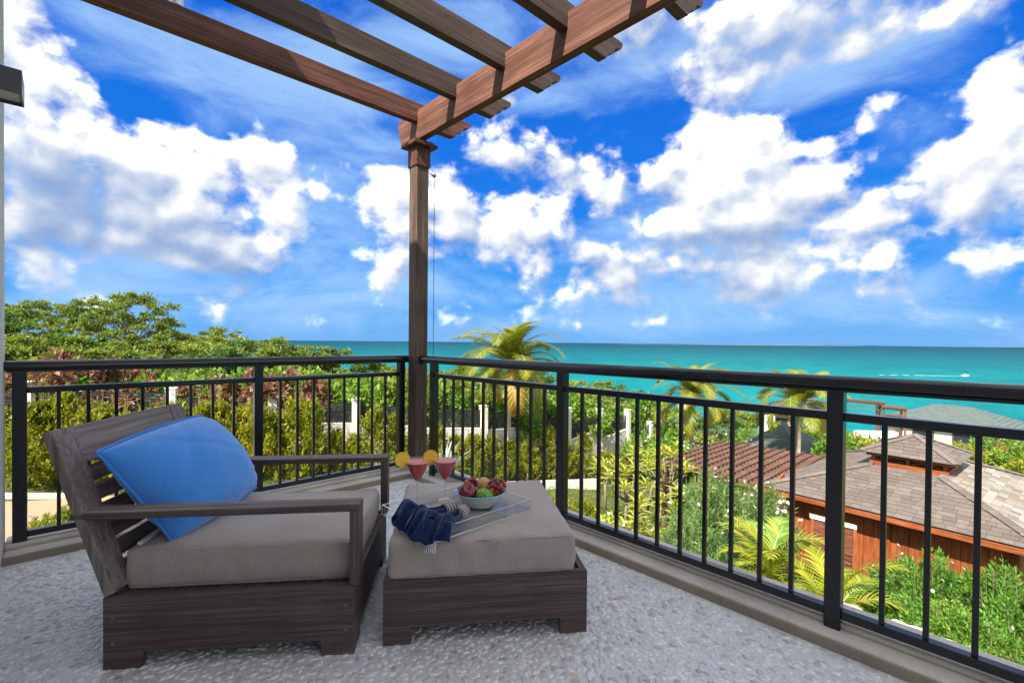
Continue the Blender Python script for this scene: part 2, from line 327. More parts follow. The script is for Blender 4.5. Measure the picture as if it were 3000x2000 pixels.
def leafmat(name, ramp, trans=.35, rough=.5, spec=.35, tr=None):
    def f(b, o):
        g = b.n('ShaderNodeNewGeometry'); oi = b.n('ShaderNodeObjectInfo').outputs['Random']
        patch = b.noise(g.outputs['Position'], 1.1, 3, .6)
        r = b.m('ADD', b.m('MULTIPLY', g.outputs['Random Per Island'], .62), b.m('ADD', b.m('MULTIPLY', oi, .16), b.m('MULTIPLY_ADD', patch, .9, -.36)), clamp=True)
        col = b.ramp(r, ramp)
        p = b.n('ShaderNodeBsdfPrincipled'); b.put(p.inputs['Base Color'], col); p.inputs['Roughness'].default_value = rough; p.inputs['Specular IOR Level'].default_value = spec
        t = b.n('ShaderNodeBsdfTranslucent'); b.put(t.inputs[0], b.mix(1.0, col, tr or (1.5, 1.5, .7), 'MULTIPLY'))
        mx = b.n('ShaderNodeMixShader'); mx.inputs[0].default_value = trans
        b.nt.links.new(p.outputs[0], mx.inputs[1]); b.nt.links.new(t.outputs[0], mx.inputs[2]); b.nt.links.new(mx.outputs[0], o.inputs[0])
    return mat(name, f)
leafmat('tree_leaf', [(0, (0.046, 0.084, 0.016)), (.35, (0.115, 0.177, 0.028)), (.7, (0.208, 0.254, 0.043)), (.92, (0.339, 0.339, 0.070)), (1, (0.400, 0.262, 0.108))])
leafmat('dark_tree_leaf', [(0, (0.025, 0.057, 0.014)), (.4, (0.061, 0.120, 0.025)), (.8, (0.116, 0.184, 0.036)), (1, (0.218, 0.231, 0.054))])
leafmat('copper_leaf', [(0, (0.090, 0.034, 0.022)), (.4, (0.188, 0.083, 0.056)), (.75, (0.270, 0.143, 0.098)), (1, (0.075, 0.090, 0.022))], .25)
leafmat('hedge_leaf', [(0, (0.055, 0.090, 0.007)), (.3, (0.145, 0.187, 0.012)), (.65, (0.266, 0.284, 0.022)), (.9, (0.399, 0.327, 0.036)), (1, (0.435, 0.242, 0.061))], .4)
leafmat('shrub_leaf', [(0, (0.047, 0.115, 0.014)), (.45, (0.115, 0.230, 0.027)), (.8, (0.230, 0.338, 0.047)), (1, (0.405, 0.365, 0.068))], .35)
leafmat('oleander_leaf', [(0, (0.052, 0.111, 0.029)), (.45, (0.117, 0.208, 0.058)), (.85, (0.208, 0.312, 0.098)), (1, (0.325, 0.338, 0.117))], .3)
leafmat('fern_leaf', [(0, (0.039, 0.111, 0.016)), (.4, (0.098, 0.221, 0.029)), (.8, (0.182, 0.325, 0.046)), (1, (0.338, 0.221, 0.065))], .35)
leafmat('plumeria_leaf', [(0, (.14, .19, .025)), (.4, (.28, .32, .045)), (.8, (.44, .42, .08)), (1, (.52, .42, .12))], .35)
leafmat('palm_leaf', [(0, (0.053, 0.094, 0.009)), (.4, (0.137, 0.179, 0.012)), (.8, (0.274, 0.264, 0.021)), (1, (0.442, 0.316, 0.053))], .35, .4, .5)
leafmat('yellow_frond', [(0, (0.221, 0.170, 0.017)), (.5, (0.383, 0.255, 0.034)), (1, (0.468, 0.323, 0.076))], .35)
leafmat('areca_leaf', [(0, (0.102, 0.153, 0.010)), (.4, (0.238, 0.272, 0.017)), (.8, (0.383, 0.357, 0.034)), (1, (0.468, 0.383, 0.102))], .35, .4, .5)
leafmat('agave_leaf', [(0, (.16, .22, .18)), (1, (.36, .42, .36))], .1)
leafmat('pink_petal', [(0, (.62, .22, .45)), (.5, (.72, .45, .62)), (1, (.80, .72, .76))], .3)
leafmat('red_petal', [(0, (.60, .05, .10)), (1, (.72, .12, .22))], .3)
leafmat('white_petal', [(0, (.75, .70, .68)), (1, (.80, .78, .76))], .3)
flat('trunk_bark', (.13, .10, .075), .9, n=(12, (.23, .19, .15))); flat('palm_bark', (.30, .24, .19), .9, n=(18, (.48, .42, .36)))
def f_terrain(b, o):
    co = pos(b); n = b.noise(co, 1.1, 6, .65); f = b.noise(co, 14, 5, .7)
    col = b.ramp(n, [(.3, (.035, .050, .012)), (.5, (.085, .095, .025)), (.65, (.16, .13, .06)), (.8, (.26, .19, .11))])
    prin(b, o, b.mix(b.sm(f, .3, .7, 0, .6), col, (.05, .06, .015)), .95, .1, bump=f, bs=.8, bd=.06)
mat('earth', f_terrain)
mat('path_sand', lambda b, o: prin(b, o, b.mix(b.noise(pos(b), 1.5, 5, .6), (.27, .185, .115), (.36, .26, .175)), .9, .2, bump=b.noise(pos(b), 40, 4), bs=.3))
mat('boulder', lambda b, o: prin(b, o, b.ramp(b.noise(pos(b), 5, 6, .65), [(.3, (.30, .22, .15)), (.5, (.62, .54, .43)), (.7, (.72, .66, .57))]), .9, .2, bump=b.noise(pos(b), 22, 5, .7), bs=.7, bd=.02))
def shingle(name, ramp):
    def f(b, o):
        g = b.n('ShaderNodeNewGeometry'); oi = b.n('ShaderNodeObjectInfo').outputs['Random']
        r = b.m('FRACT', b.m('ADD', g.outputs['Random Per Island'], oi)); co = g.outputs['Position']
        n = b.noise(b.mapping(co, scale=(14, 14, 4)), 1, 4, .6)
        prin(b, o, b.mix(b.sm(n, .3, .7, 0, .4), b.ramp(r, ramp), ramp[0][1]), .8, .25, bump=n, bs=.4, bd=.01)
    return mat(name, f)
shingle('shingle_brown', [(0, (.098, .080, .068)), (.5, (.125, .104, .090)), (1, (.155, .130, .114))])
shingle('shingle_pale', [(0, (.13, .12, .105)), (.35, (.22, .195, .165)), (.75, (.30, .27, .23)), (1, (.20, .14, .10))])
def f_gshingle(b, o):
    co = pos(b); z = b.n('ShaderNodeSeparateXYZ'); b.put(z.inputs[0], co)
    w = b.n('ShaderNodeTexWave', wave_type='BANDS', bands_direction='Z'); b.put(w.inputs[0], co); w.inputs['Scale'].default_value = 3.2; w.inputs['Distortion'].default_value = 4; w.inputs['Detail'].default_value = 2; w.inputs['Detail Scale'].default_value = 1.2
    prin(b, o, b.mix(w.outputs[0], (.055, .072, .068), (.10, .122, .114)), .8, .3, bump=w.outputs[0], bs=.5, bd=.03)
mat('grey_shingle', f_gshingle)
flat('louvre_metal', (.018, .020, .026), .4); flat('window_dark', (.02, .03, .04), .1, .6)
flat('boat_white', (.80, .80, .80), .3); flat('foam', (.78, .82, .84), .8); flat('sandbank', (.14, .20, .22), .9)
def f_sea(b, o):
    co = pos(b); d = b.v('LENGTH', co); ld = b.m('LOGARITHM', d, 10.0)
    wob = b.noise(b.mapping(co, scale=(.0012, .0012, 0)), 1, 4, .6)
    band = b.noise(b.mapping(co, scale=(.004, .012, 0), rot=(0, 0, .6)), 1, 5, .6, .4)
    t = b.m('ADD', b.m('MULTIPLY', b.m('SUBTRACT', ld, 2.0), .42), b.m('MULTIPLY_ADD', b.m('ADD', wob, band), .12, -.12))
    col = b.ramp(t, [(0, (.001, .185, .190)), (.25, (.001, .148, .162)), (.42, (.001, .086, .112)), (.60, (.001, .050, .078)), (1, (.001, .033, .062))])
    r1 = b.noise(b.mapping(co, scale=(.22, .5, 1), rot=(0, 0, .75)), 1, 6, .6)
    r2 = b.noise(b.mapping(co, scale=(.02, .05, 1), rot=(0, 0, .75)), 1, 6, .65)
    col = b.mix(b.sm(b.m('ADD', r1, r2), .75, 1.3, 0, .45), col, (.002, .022, .036))
    reef = b.sm(b.noise(b.mapping(co, scale=(.0035, .011, 1), rot=(0, 0, .75)), 1, 4, .6, .3), .50, .68, 0, .38)
    col = b.mix(reef, col, (.001, .055, .085))
    caps = b.m('MULTIPLY', b.sm(b.noise(b.mapping(co, scale=(.05, .3, 1), rot=(0, 0, .75)), 1, 5, .7), .70, .76), .25)
    col = b.mix(caps, col, (.2, .28, .30))
    prin(b, o, col, .6, .04, bump=b.m('ADD', r1, r2), bs=.25, bd=.4)
mat('sea_water', f_sea)

# ============ BUILD HELPERS ============
C = S.collection
def setp(o, label=None, cat=None, group=None, kind=None):
    if label: o['label'] = label
    if cat: o['category'] = cat
    if group: o['group'] = group
    if kind: o['kind'] = kind
    return o
def thing(name, label, cat, loc=(0, 0, 0), rz=0, group=None):
    o = bpy.data.objects.new(name, None); C.objects.link(o); o.location = loc; o.rotation_euler = (0, 0, rz); o.empty_display_size = .1
    return setp(o, label, cat, group)
def link(name, me, parent=None, loc=(0, 0, 0), rot=(0, 0, 0), scale=(1, 1, 1)):
    o = bpy.data.objects.new(name, me); C.objects.link(o); o.parent = parent; o.location = loc; o.rotation_euler = rot; o.scale = scale
    return o
def mesh_np(name, V, F, m, smooth=False):
    V = np.asarray(V, dtype=np.float32).reshape(-1, 3); F = np.asarray(F, dtype=np.int32); k = F.shape[1]
    me = bpy.data.meshes.new(name); me.vertices.add(len(V)); me.vertices.foreach_set('co', V.ravel())
    me.loops.add(F.size); me.loops.foreach_set('vertex_index', F.ravel())
    me.polygons.add(len(F)); me.polygons.foreach_set('loop_start', np.arange(0, F.size, k, dtype=np.int32)); me.polygons.foreach_set('loop_total', np.full(len(F), k, dtype=np.int32))
    if smooth: me.polygons.foreach_set('use_smooth', np.ones(len(F), dtype=bool))
    me.update(calc_edges=True)
    if m: me.materials.append(M[m])
    return me
class MB:
    def __init__(s): s.v = []; s.f = []; s.mi = []
    def add(s, vs, fs, mi=0):
        n = len(s.v); s.v += [tuple(v) for v in vs]; s.f += [tuple(i+n for i in f) for f in fs]; s.mi += [mi]*len(fs); return s
    def box(s, x0, x1, y0, y1, z0, z1, T=None, mi=0):
        vs = [Vector(p) for p in ((x0, y0, z0), (x1, y0, z0), (x1, y1, z0), (x0, y1, z0), (x0, y0, z1), (x1, y0, z1), (x1, y1, z1), (x0, y1, z1))]
        if T: vs = [T @ v for v in vs]
        return s.add(vs, [(0, 3, 2, 1), (4, 5, 6, 7), (0, 1, 5, 4), (1, 2, 6, 5), (2, 3, 7, 6), (3, 0, 4, 7)], mi)
    def prism(s, poly, ext, T=None, mi=0):     # poly: list of 3D points, ext: vector
        n = len(poly); a = [Vector(p) for p in poly]; e = Vector(ext); c = a+[p+e for p in a]
        if T: c = [T @ v for v in c]
        return s.add(c, [tuple(range(n))[::-1], tuple(range(n, 2*n))]+[(i, (i+1) % n, n+(i+1) % n, n+i) for i in range(n)], mi)
    def tube(s, pts, rad, k=8, closed=False, caps=True, mi=0):
        pts = [Vector(p) for p in pts]; n = len(pts); rad = rad if hasattr(rad, '__len__') else [rad]*n
        vs = []; up = Vector((0, 0, 1)); prev = None
        for i, p in enumerate(pts):
            a = pts[(i-1) % n] if (i > 0 or closed) else p; c = pts[(i+1) % n] if (i < n-1 or closed) else p
            d = (c-a).normalized() if (c-a).length > 1e-9 else Vector((0, 0, 1))
            if prev is None: prev = d.cross(up if abs(d.z) < .9 else Vector((1, 0, 0))).normalized()
            x = (prev-d*prev.dot(d)).normalized(); prev = x; y = d.cross(x)
            for j in range(k):
                t = 2*math.pi*j/k; vs.append(p+(x*math.cos(t)+y*math.sin(t))*rad[i])
        fs = []
        for i in range(n if closed else n-1):
            for j in range(k):
                a = i*k+j; c = i*k+(j+1) % k; i2 = (i+1) % n; fs.append((a, c, i2*k+(j+1) % k, i2*k+j))
        if caps and not closed: fs += [tuple(range(k))[::-1], tuple(range((n-1)*k, n*k))]
        return s.add(vs, fs, mi)
    def lathe(s, prof, k=32, c=(0, 0, 0), mi=0, T=None):
        vs = []; fs = []; c = Vector(c)
        for (r, z) in prof:
            for j in range(k):
                t = 2*math.pi*j/k; p = Vector((r*math.cos(t), r*math.sin(t), z)); vs.append((T @ p if T else p)+c)
        for i in range(len(prof)-1):
            for j in range(k): fs.append((i*k+j, i*k+(j+1) % k, (i+1)*k+(j+1) % k, (i+1)*k+j))
        return s.add(vs, fs, mi)
    def build(s, name, m, parent=None, smooth=False, bevel=0, seg=2, loc=(0, 0, 0), rot=(0, 0, 0), recalc=True):
        me = bpy.data.meshes.new(name); me.from_pydata([tuple(v) for v in s.v], [], s.f)
        ms = m if isinstance(m, (list, tuple)) else [m]
        for q in ms: me.materials.append(M[q])
        if len(ms) > 1: me.polygons.foreach_set('material_index', s.mi)
        if recalc:
            bm = bmesh.new(); bm.from_mesh(me); bmesh.ops.recalc_face_normals(bm, faces=bm.faces); bm.to_mesh(me); bm.free()
        if smooth: me.polygons.foreach_set('use_smooth', [True]*len(me.polygons))
        o = link(name, me, parent, loc, rot)
        if bevel:
            md = o.modifiers.new('bevel', 'BEVEL'); md.width = bevel; md.segments = seg; md.limit_method = 'ANGLE'; md.angle_limit = math.radians(40)
            md.harden_normals = False
        return o
def box(name, m, x0, x1, y0, y1, z0, z1, parent=None, bevel=0, T=None):
    return MB().box(x0, x1, y0, y1, z0, z1, T).build(name, m, parent, bevel=bevel)
ORD = ['first', 'second', 'third', 'fourth', 'fifth', 'sixth', 'seventh', 'eighth', 'ninth', 'tenth', 'eleventh', 'twelfth', 'thirteenth', 'fourteenth', 'fifteenth', 'sixteenth', 'seventeenth', 'eighteenth', 'nineteenth', 'twentieth', 'twenty-first', 'twenty-second', 'twenty-third', 'twenty-fourth', 'twenty-fifth', 'twenty-sixth', 'twenty-seventh', 'twenty-eighth', 'twenty-ninth', 'thirtieth']

# ============ TERRAIN, SEA ============
CP = []
for px, D, z in [(-900, 12, -3.6), (-900, 25, -2.0), (-900, 45, 1.2), (-300, 13, -3.9), (-300, 17, -3.4), (-300, 30, -1.4), (-300, 45, .6), (-300, 70, 1.5),
                 (50, 6, -4.6), (50, 12, -4.2), (50, 14.6, -4.15), (60, 17.5, -3.2), (50, 30, -1.2), (50, 42, .3), (50, 60, 1.0), (50, 90, -3),
                 (600, 6, -4.9), (600, 12, -4.8), (600, 17, -4.9), (620, 20, -3.7), (600, 30, -2.8), (600, 45, -2.0), (600, 60, -2.2), (600, 95, -9),
                 (900, 19, -5.2), (900, 24, -4.6), (900, 45, -3.6), (900, 75, -8),
                 (1200, 8, -5.3), (1200, 14, -5.5), (1200, 21.5, -5.7), (1200, 26, -5.2), (1200, 45, -6.0), (1200, 62, -8), (1200, 95, -14),
                 (1440, 22, -6.0), (1440, 31, -6.2), (1440, 45, -7.5), (1440, 60, -10), (1500, 12, -5.4), (1500, 36, -7.2), (1600, 20, -6.2), (1700, 50, -10), (1700, 75, -15.5),
                 (1900, 6, -4.2), (1900, 10, -5.0), (1900, 20, -6.2), (1900, 40, -9), (1900, 60, -14), (2300, 5, -3.0), (2080, 7, -3.25), (2200, 7, -3.1), (2350, 9, -4.4), (2350, 14, -5.6), (2350, 30, -8.5), (2350, 60, -15),
                 (3000, 8, -4), (3200, 15, -6), (3400, 30, -10)]:
    CP.append((*atg(px, D), z))
CP += [(0, -8, -5), (-8, 3, -4.5), (-12, 20, -3), (12, -14, -8), (-25, -25, -4), (-30, 40, 1), (-40, 0, -3), (20, -30, -12), (4, 2, -4.6), (3, -3, -4.2), (4, 6, -4.8)]
CPA = np.array(CP)
def hgt(x, y):
    x = np.atleast_1d(np.asarray(x, float)); y = np.atleast_1d(np.asarray(y, float)); sh = x.shape; x = x.ravel(); y = y.ravel()
    d2 = (x[:, None]-CPA[None, :, 0])**2+(y[:, None]-CPA[None, :, 1])**2
    w = 1/(d2+.6)**1.75; z = (w*CPA[None, :, 2]).sum(1)/w.sum(1)
    r = np.hypot(x, y); z = z-np.clip((r-78)/40, 0, 1)**1.2*22
    return z.reshape(sh)
def H1(x, y): return float(hgt(x, y)[0])
def terrain():
    rs = np.concatenate([np.linspace(.5, 40, 100), np.linspace(41, 135, 60)]); n = 320; th = np.linspace(0, 2*math.pi, n, endpoint=False)
    X = rs[:, None]*np.cos(th)[None]; Y = rs[:, None]*np.sin(th)[None]; Z = hgt(X, Y)
    Z = Z+np.array([[mnoise.noise((a*.35, c*.35, 0))*.22 for a, c in zip(ra, rc)] for ra, rc in zip(X, Y)])
    V = np.stack([X, Y, Z], -1).reshape(-1, 3); F = []
    k = len(rs)
    i = np.arange(k-1)[:, None]*n; j = np.arange(n)[None]; j2 = (j+1) % n
    F = np.stack([i+j, i+n+j, i+n+j2, i+j2], -1).reshape(-1, 4)
    V = np.vstack([V, [[0, 0, H1(0, 0)]]]); 
    o = link('ground', mesh_np('ground', V, F, 'earth', True)); o['kind'] = 'structure'
terrain()
SEAZ = -18.0
def sea():
    rs = [60, 90, 140, 220, 400, 800, 1600, 3200, 6400, 12000, 25000, 50000]; n = 96; V = []; F = []
    for r in rs:
        for j in range(n): t = 2*math.pi*j/n; V.append((r*math.cos(t), r*math.sin(t), SEAZ))
    for i in range(len(rs)-1):
        for j in range(n): F.append((i*n+j, (i+1)*n+j, (i+1)*n+(j+1) % n, i*n+(j+1) % n))
    o = link('sea', mesh_np('sea', V, F, 'sea_water')); o['kind'] = 'structure'
    # low far shore
    V = []; F = []
    m = MB()
    for (pa, pb, D, h) in ((1420, 1560, 9000, 4), (1540, 1990, 11000, 14), (2010, 2500, 14000, 10)):
        pts = []
        for k in range(25):
            t = k/24; px = pa+(pb-pa)*t; x, y = atg(px, D); hh = h*math.sin(math.pi*t)**.6*(.6+.4*mnoise.noise((k*.7, D, 0)))+1
            pts.append((x, y, hh))
        for k in range(24):
            a, c = pts[k], pts[k+1]; d = Vector((a[0], a[1], 0)).normalized()*400
            m.add([(a[0], a[1], SEAZ), (c[0], c[1], SEAZ), (c[0]+d.x*.5, c[1]+d.y*.5, SEAZ+c[2]), (a[0]+d.x*.5, a[1]+d.y*.5, SEAZ+a[2]), (a[0]+d.x, a[1]+d.y, SEAZ), (c[0]+d.x, c[1]+d.y, SEAZ)], [(0, 1, 2, 3), (3, 2, 5, 4)])
    o = m.build('island', 'sandbank'); o['kind'] = 'structure'
sea()

# ============ DECK ============
FX0, FX1, FY0, FY1 = -.27, 2.272, -1.6, 3.765
fl = box('floor', 'grout', FX0, FX1, FY0, FY1, -.25, 0); fl['kind'] = 'structure'
def pebbles():
    base = []
    for q in range(8):
        k = 12; V = []; F = []
        an = 1+.25*rng.random(); ph = rng.random(k)*.16
        rad = [1+.10*math.sin(j*2*math.pi/k*2+q)+.08*math.sin(j*2*math.pi/k*3+q*2) for j in range(k)]
        for r, z in ((1, -.06), (.93, .20), (.62, .40)):
            for j in range(k): t = 2*math.pi*j/k; V.append((r*rad[j]*math.cos(t), r*rad[j]*math.sin(t), z))
        V.append((0, 0, .46))
        for i in range(2):
            for j in range(k): F.append((i*k+j, i*k+(j+1) % k, (i+1)*k+(j+1) % k)); F.append((i*k+j, (i+1)*k+(j+1) % k, (i+1)*k+j))
        for j in range(k): F.append((2*k+j, 2*k+(j+1) % k, 3*k))
        base.append((np.array(V), np.array(F)))
    sp = .0305; pts = []
    cell = {}
    xs = np.arange(FX0+.02, FX1-.012, sp); ys = np.arange(-.6, FY1-.012, sp*.87)
    for j, y in enumerate(ys):
        for x in xs:
            xx = x+(sp/2 if j % 2 else 0)+rng.normal()*.0062; yy = y+rng.normal()*.0062
            if FX0+.02 < xx < FX1-.013 and yy < FY1-.012 and rng.random() > .04: pts.append((xx, yy))
    pts = np.array(pts)
    D = pts@FW[:2]; lat = pts@RT0[:2]
    vis = (D > 1.3) & (np.abs(lat) < D*1.14)
    # keep what the view and a step aside could see
    pts = pts[(D > .9) & (np.abs(lat) < D*1.5+.4)]; D = pts@FW[:2]; lat = pts@RT0[:2]
    a = .0125+rng.random(len(pts))*.0065; bb = a*(.52+.3*rng.random(len(pts))); ang = rng.random(len(pts))*math.pi
    h = .0068+.003*rng.random(len(pts)); kk = rng.integers(0, 8, len(pts))
    inview = (D > 1.72) & (np.abs(lat) < D*1.08); score = np.where(inview, a*bb/(D**2), 0)
    # under furniture do not show
    def infoot(o, ang0, lx, ly):
        c, s = math.cos(math.radians(ang0)), math.sin(math.radians(ang0)); d = pts-np.array(o); u = d@np.array([c, s]); v = d@np.array([-s, c])
        return (u > -.02) & (u < lx) & (v > -.02) & (v < ly)
    score[infoot((.091, 2.334), -36.5, .94, .86) | infoot((.935, 1.754), -36, .88, .88)] = 0
    top = np.argsort(-score)[:300]; ts = set(top.tolist())
    mes = [mesh_np('pebble', v, f, 'pebble', True) for v, f in base]
    for i in top:
        link('pebble', mes[kk[i]], fl, (pts[i][0], pts[i][1], .0), (0, 0, ang[i]), (a[i], bb[i], h[i]))
    VV = []; FF = []; n = 0
    for i in range(len(pts)):
        if i in ts: continue
        v, f = base[kk[i]]; c, s = math.cos(ang[i]), math.sin(ang[i])
        x = v[:, 0]*a[i]; y = v[:, 1]*bb[i]
        VV.append(np.stack([x*c-y*s+pts[i][0], x*s+y*c+pts[i][1], v[:, 2]*h[i]], 1)); FF.append(f+n); n += len(v)
    o = link('pebbles', mesh_np('pebbles', np.vstack(VV), np.vstack(FF), 'pebble', True), fl); o['kind'] = 'stuff'
pebbles()
def curb():
    rt = setp(bpy.data.objects.new('curb', None), kind='structure'); C.objects.link(rt)
    # profile from inside to outside, mitred at the corner: face, tread, second step, outer drop
    def prof(d0, d1, z0, z1, name, m, bev):
        x0, x1, y0, y1 = FX1+d0, FX1+d1, FY1+d0, FY1+d1
        P = [(x0, -1.6), (x1, -1.6), (x1, y1), (FX0, y1), (FX0, y0), (x0, y0)]
        mb = MB(); n = 6
        mb.add([(p[0], p[1], z0) for p in P]+[(p[0], p[1], z1) for p in P], [tuple(range(n))[::-1], tuple(range(n, 2*n))]+[(i, (i+1) % n, n+(i+1) % n, n+i) for i in range(n)])
        mb.build(name, m, rt, bevel=bev, seg=3)
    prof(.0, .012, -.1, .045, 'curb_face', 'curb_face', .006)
    prof(.012, .30, -.3, .050, 'curb_tread', 'curb_concrete', .012)
    prof(.105, .298, .048, .078, 'curb_step', 'curb_concrete', .012)
    prof(.0, .28, -5.5, -.26, 'deck_edge', 'house_stucco', 0)
curb()
# floor drain
def drain():
    t = thing('floor_drain', 'small dark slotted drain in the pebble floor between armchair and ottoman', 'drain', (1.53, 2.62, .006), math.radians(-36))
    MB().box(-.075, .075, -.05, -.043, 0, .010).box(-.075, .075, .043, .05, 0, .010).box(-.075, -.068, -.043, .043, 0, .010).box(.068, .075, -.043, .043, 0, .010).build('frame', 'pale_metal', t)
    for i in range(11):
        x = -.06+i*.012; box('slat', 'drain_metal', x, x+.006, -.042, .042, .0, .008, t)
    box('tray', 'drain_metal', -.0675, .0675, -.0425, .0425, -.004, -.001, t)
drain()

# ============ RAILINGS ============
def rail(name, label, axis, line, a0, a1, posts, spans, nb, off):
    t = thing(name, label, 'railing', (0, 0, 0))
    def B(n, a, b_, c, d, z0, z1, bev=.003):   # a,b along; c,d across
        if axis == 1: return box(n, 'black_paint', c, d, a, b_, z0, z1, t, bev)
        return box(n, 'black_paint', a, b_, c, d, z0, z1, t, bev)
    hw = .030
    for p in posts: B('post', p-hw, p+hw, line-hw, line+hw, .049, 1.062)
    for (s0, s1) in spans:
        B('upper_rail', s0, s1, line-.021, line+.021, .930, .966)
        B('bottom_rail', s0, s1, line-.021, line+.021, .096, .132)
        L = s1-s0
        for i in range(nb):
            c = s0+L*(i+1)/(nb+1)*1.0; B('baluster', c-.0095, c+.0095, line-.0095, line+.0095, .131, .931, .0015)
    # moulded handrail: oval cap on a flat
    prof = [(.034*math.cos(x), .030*math.sin(x)*(1.15 if math.sin(x) > 0 else .8)) for x in [2*math.pi*i/20 for i in range(20)]]
    pts = [Vector((line+p[0], a0, 1.085+p[1])) if axis == 1 else Vector((a0, line+p[0], 1.085+p[1])) for p in prof]
    MB().prism(pts, (0, a1-a0, 0) if axis == 1 else (a1-a0, 0, 0)).build('handrail', 'black_paint', t, smooth=False, bevel=.002)
    hr = t.children[-1]
    for f in hr.data.polygons: f.use_smooth = abs(f.normal[axis]) < .5
    B('handrail_flat', a0+.005, a1-.005, line-.024, line+.024, 1.052, 1.066)
    return t
rail('railing', 'black metal railing with round handrail along the sea side, right of the wooden post', 1, 2.385, -1.55, 3.80,
     [3.555, 2.045, .515, -1.02], [(2.075, 3.525), (.545, 2.015), (-.99, .485), (-1.55, -1.05)], 10, 0)
rail('railing', 'black metal railing behind the armchair, running left from the wooden post to the stucco wall', 0, 3.925, -.268, 2.36,
     [-.208, 1.045, 2.262], [(-.178, 1.015), (1.075, 2.232)], 8, 0)

# ============ PERGOLA ============
def pergola():
    t = thing('pergola', 'dark red brown timber pergola with rafters overhead and a post at the terrace corner', 'pergola', (2.3875, 3.8325, 0))
    X, Y = 2.3875, 3.8325; o = Vector((-X, -Y, 0)); T = Matrix.Translation(o)
    h = .0665
    post = MB().box(-h, h, -h, h, .05, 3.04).build('post', 'post_wood_2', t, bevel=.012, seg=2)
    hc = .078
    MB().box(-hc, hc, -hc, hc, 2.86, 3.045).build('collar', 'pergola_wood_2', t, bevel=.012)
    MB().box(-.125, .125, -.125, .125, 3.045, 3.075).box(-.10, .10, -.10, .10, 3.075, 3.098).build('capital', 'pergola_wood_0', t, bevel=.004)
    # triangular peg hole keyed in the corner of the collar
    MB().prism([(-hc-.002, -hc+.010, 2.91), (-hc+.010, -hc-.002, 2.91), (-hc+.001, -hc+.001, 2.945)], (-.003, -.003, 0)).build('peg', 'stalk', t)
    zb, zt = 3.100, 3.370
    # main beam along Y with scalloped far end
    y1 = 4.12; pr = [(-3.5, zb), (-3.5, zt), (y1, zt), (y1, zt-.10), (y1-.012, zt-.125), (y1-.02, zt-.15), (y1-.045, zt-.2), (y1-.055, zb)]
    MB().prism([(2.33, y, z) for y, z in pr], (.07, 0, 0), T).build('beam', 'pergola_wood_1', t, bevel=.004)
    # rafters along X, notched over the beam, scalloped outer ends
    for i, yc in enumerate([3.805, 3.212, 2.615, 2.02, 1.42, .82, .22, -.38, -.98]):
        za, zc = 3.262, 3.435; x1 = 2.945
        out = [(-.20, za), (-.20, zc), (x1, zc), (x1, zc-.028), (x1-.015, zc-.05), (x1-.045, zc-.062), (x1-.08, zc-.072), (x1-.10, zc-.095), (x1-.115, zc-.125), (x1-.145, zc-.135), (x1-.165, zc-.150), (x1-.20, za-.02), (2.402, za-.02), (2.402, za)]
        MB().prism([(x, yc-.035, z) for x, z in out], (0, .07, 0), T).build('rafter', 'pergola_wood_0' if i == 0 else 'grey_wood_0', t, bevel=.003)
    MB().box(-.268, -.18, -1.5, 3.86, 3.36, 3.60, T).build('ledger', 'pergola_wood_1', t, bevel=.004)
    return t
pergola()
def cable():
    t = thing('shade_cable', 'thin steel guide cable hanging beside the wooden post from a small pulley', 'cable', (2.55, 3.82, 0))
    MB().tube([(0, 0, .97), (0, 0, 2.82)], .0028, 6).build('cable', 'steel_cable', t)
    b = MB()
    for z in (2.80, 2.83, 2.86): b.tube([(-.10, 0, z), (.005, 0, 2.83)], .0035, 6)
    b.build('bracket', 'brass', t)
    MB().lathe([(0, -.008), (.016, -.008), (.010, 0), (.016, .008), (0, .008)], 12, (0, 0, 2.83), T=Matrix.Rotation(math.pi/2, 4, 'X')).build('pulley', 'brass', t)
cable()
# ============ HOUSE WALL AND UNSEEN SHADING CAP ============
def house():
    t = thing('villa', 'pale stucco villa wall cut by the left edge of the picture, carrying the wall lamp', 'house', (-.27, 0, 0))
    box('wall', 'house_stucco', -3.2, 0, -4.2, 3.985, -5.4, 4.97, t, .01)  # part out of view: height and length shaped to shade the deck
    box('unseen_shade_cap', 'house_stucco', -3.25, .02, -4.25, 4.0, 4.97, 5.05, t)  # added cap out of view, set to throw the terrace shadow line
house()
def lamp():
    t = thing('wall_lamp', 'dark grey box wall lamp on the stucco wall at the upper left', 'lamp', (-.27, 2.5, 2.14))
    MB().box(0, .145, 0, .006, 0, .088).box(0, .145, .134, .14, 0, .088).box(.139, .145, .006, .134, 0, .088).box(0, .139, .006, .134, .082, .088).build('shade', 'lamp_metal', t, bevel=.001)
    box('diffuser', 'frosted_glass', .01, .136, .01, .130, .012, .018, t)
    box('backplate', 'lamp_metal', .0, .006, .006, .134, .018, .08, t)
lamp()
def spot():
    x, y = .52, 3.805
    t = thing('spotlight', 'small pale cylinder spotlight on top of the pergola rafter', 'spotlight', (x, y, 3.435))
    MB().lathe([(0, 0), (.038, 0), (.038, .16), (.030, .165), (0, .165)], 24, (0, 0, 0)).build('housing', 'pale_metal', t, smooth=False, bevel=.002)
    MB().lathe([(0, .166), (.028, .166), (.028, .17), (0, .17)], 20).build('lens', 'frosted_glass', t)
spot()

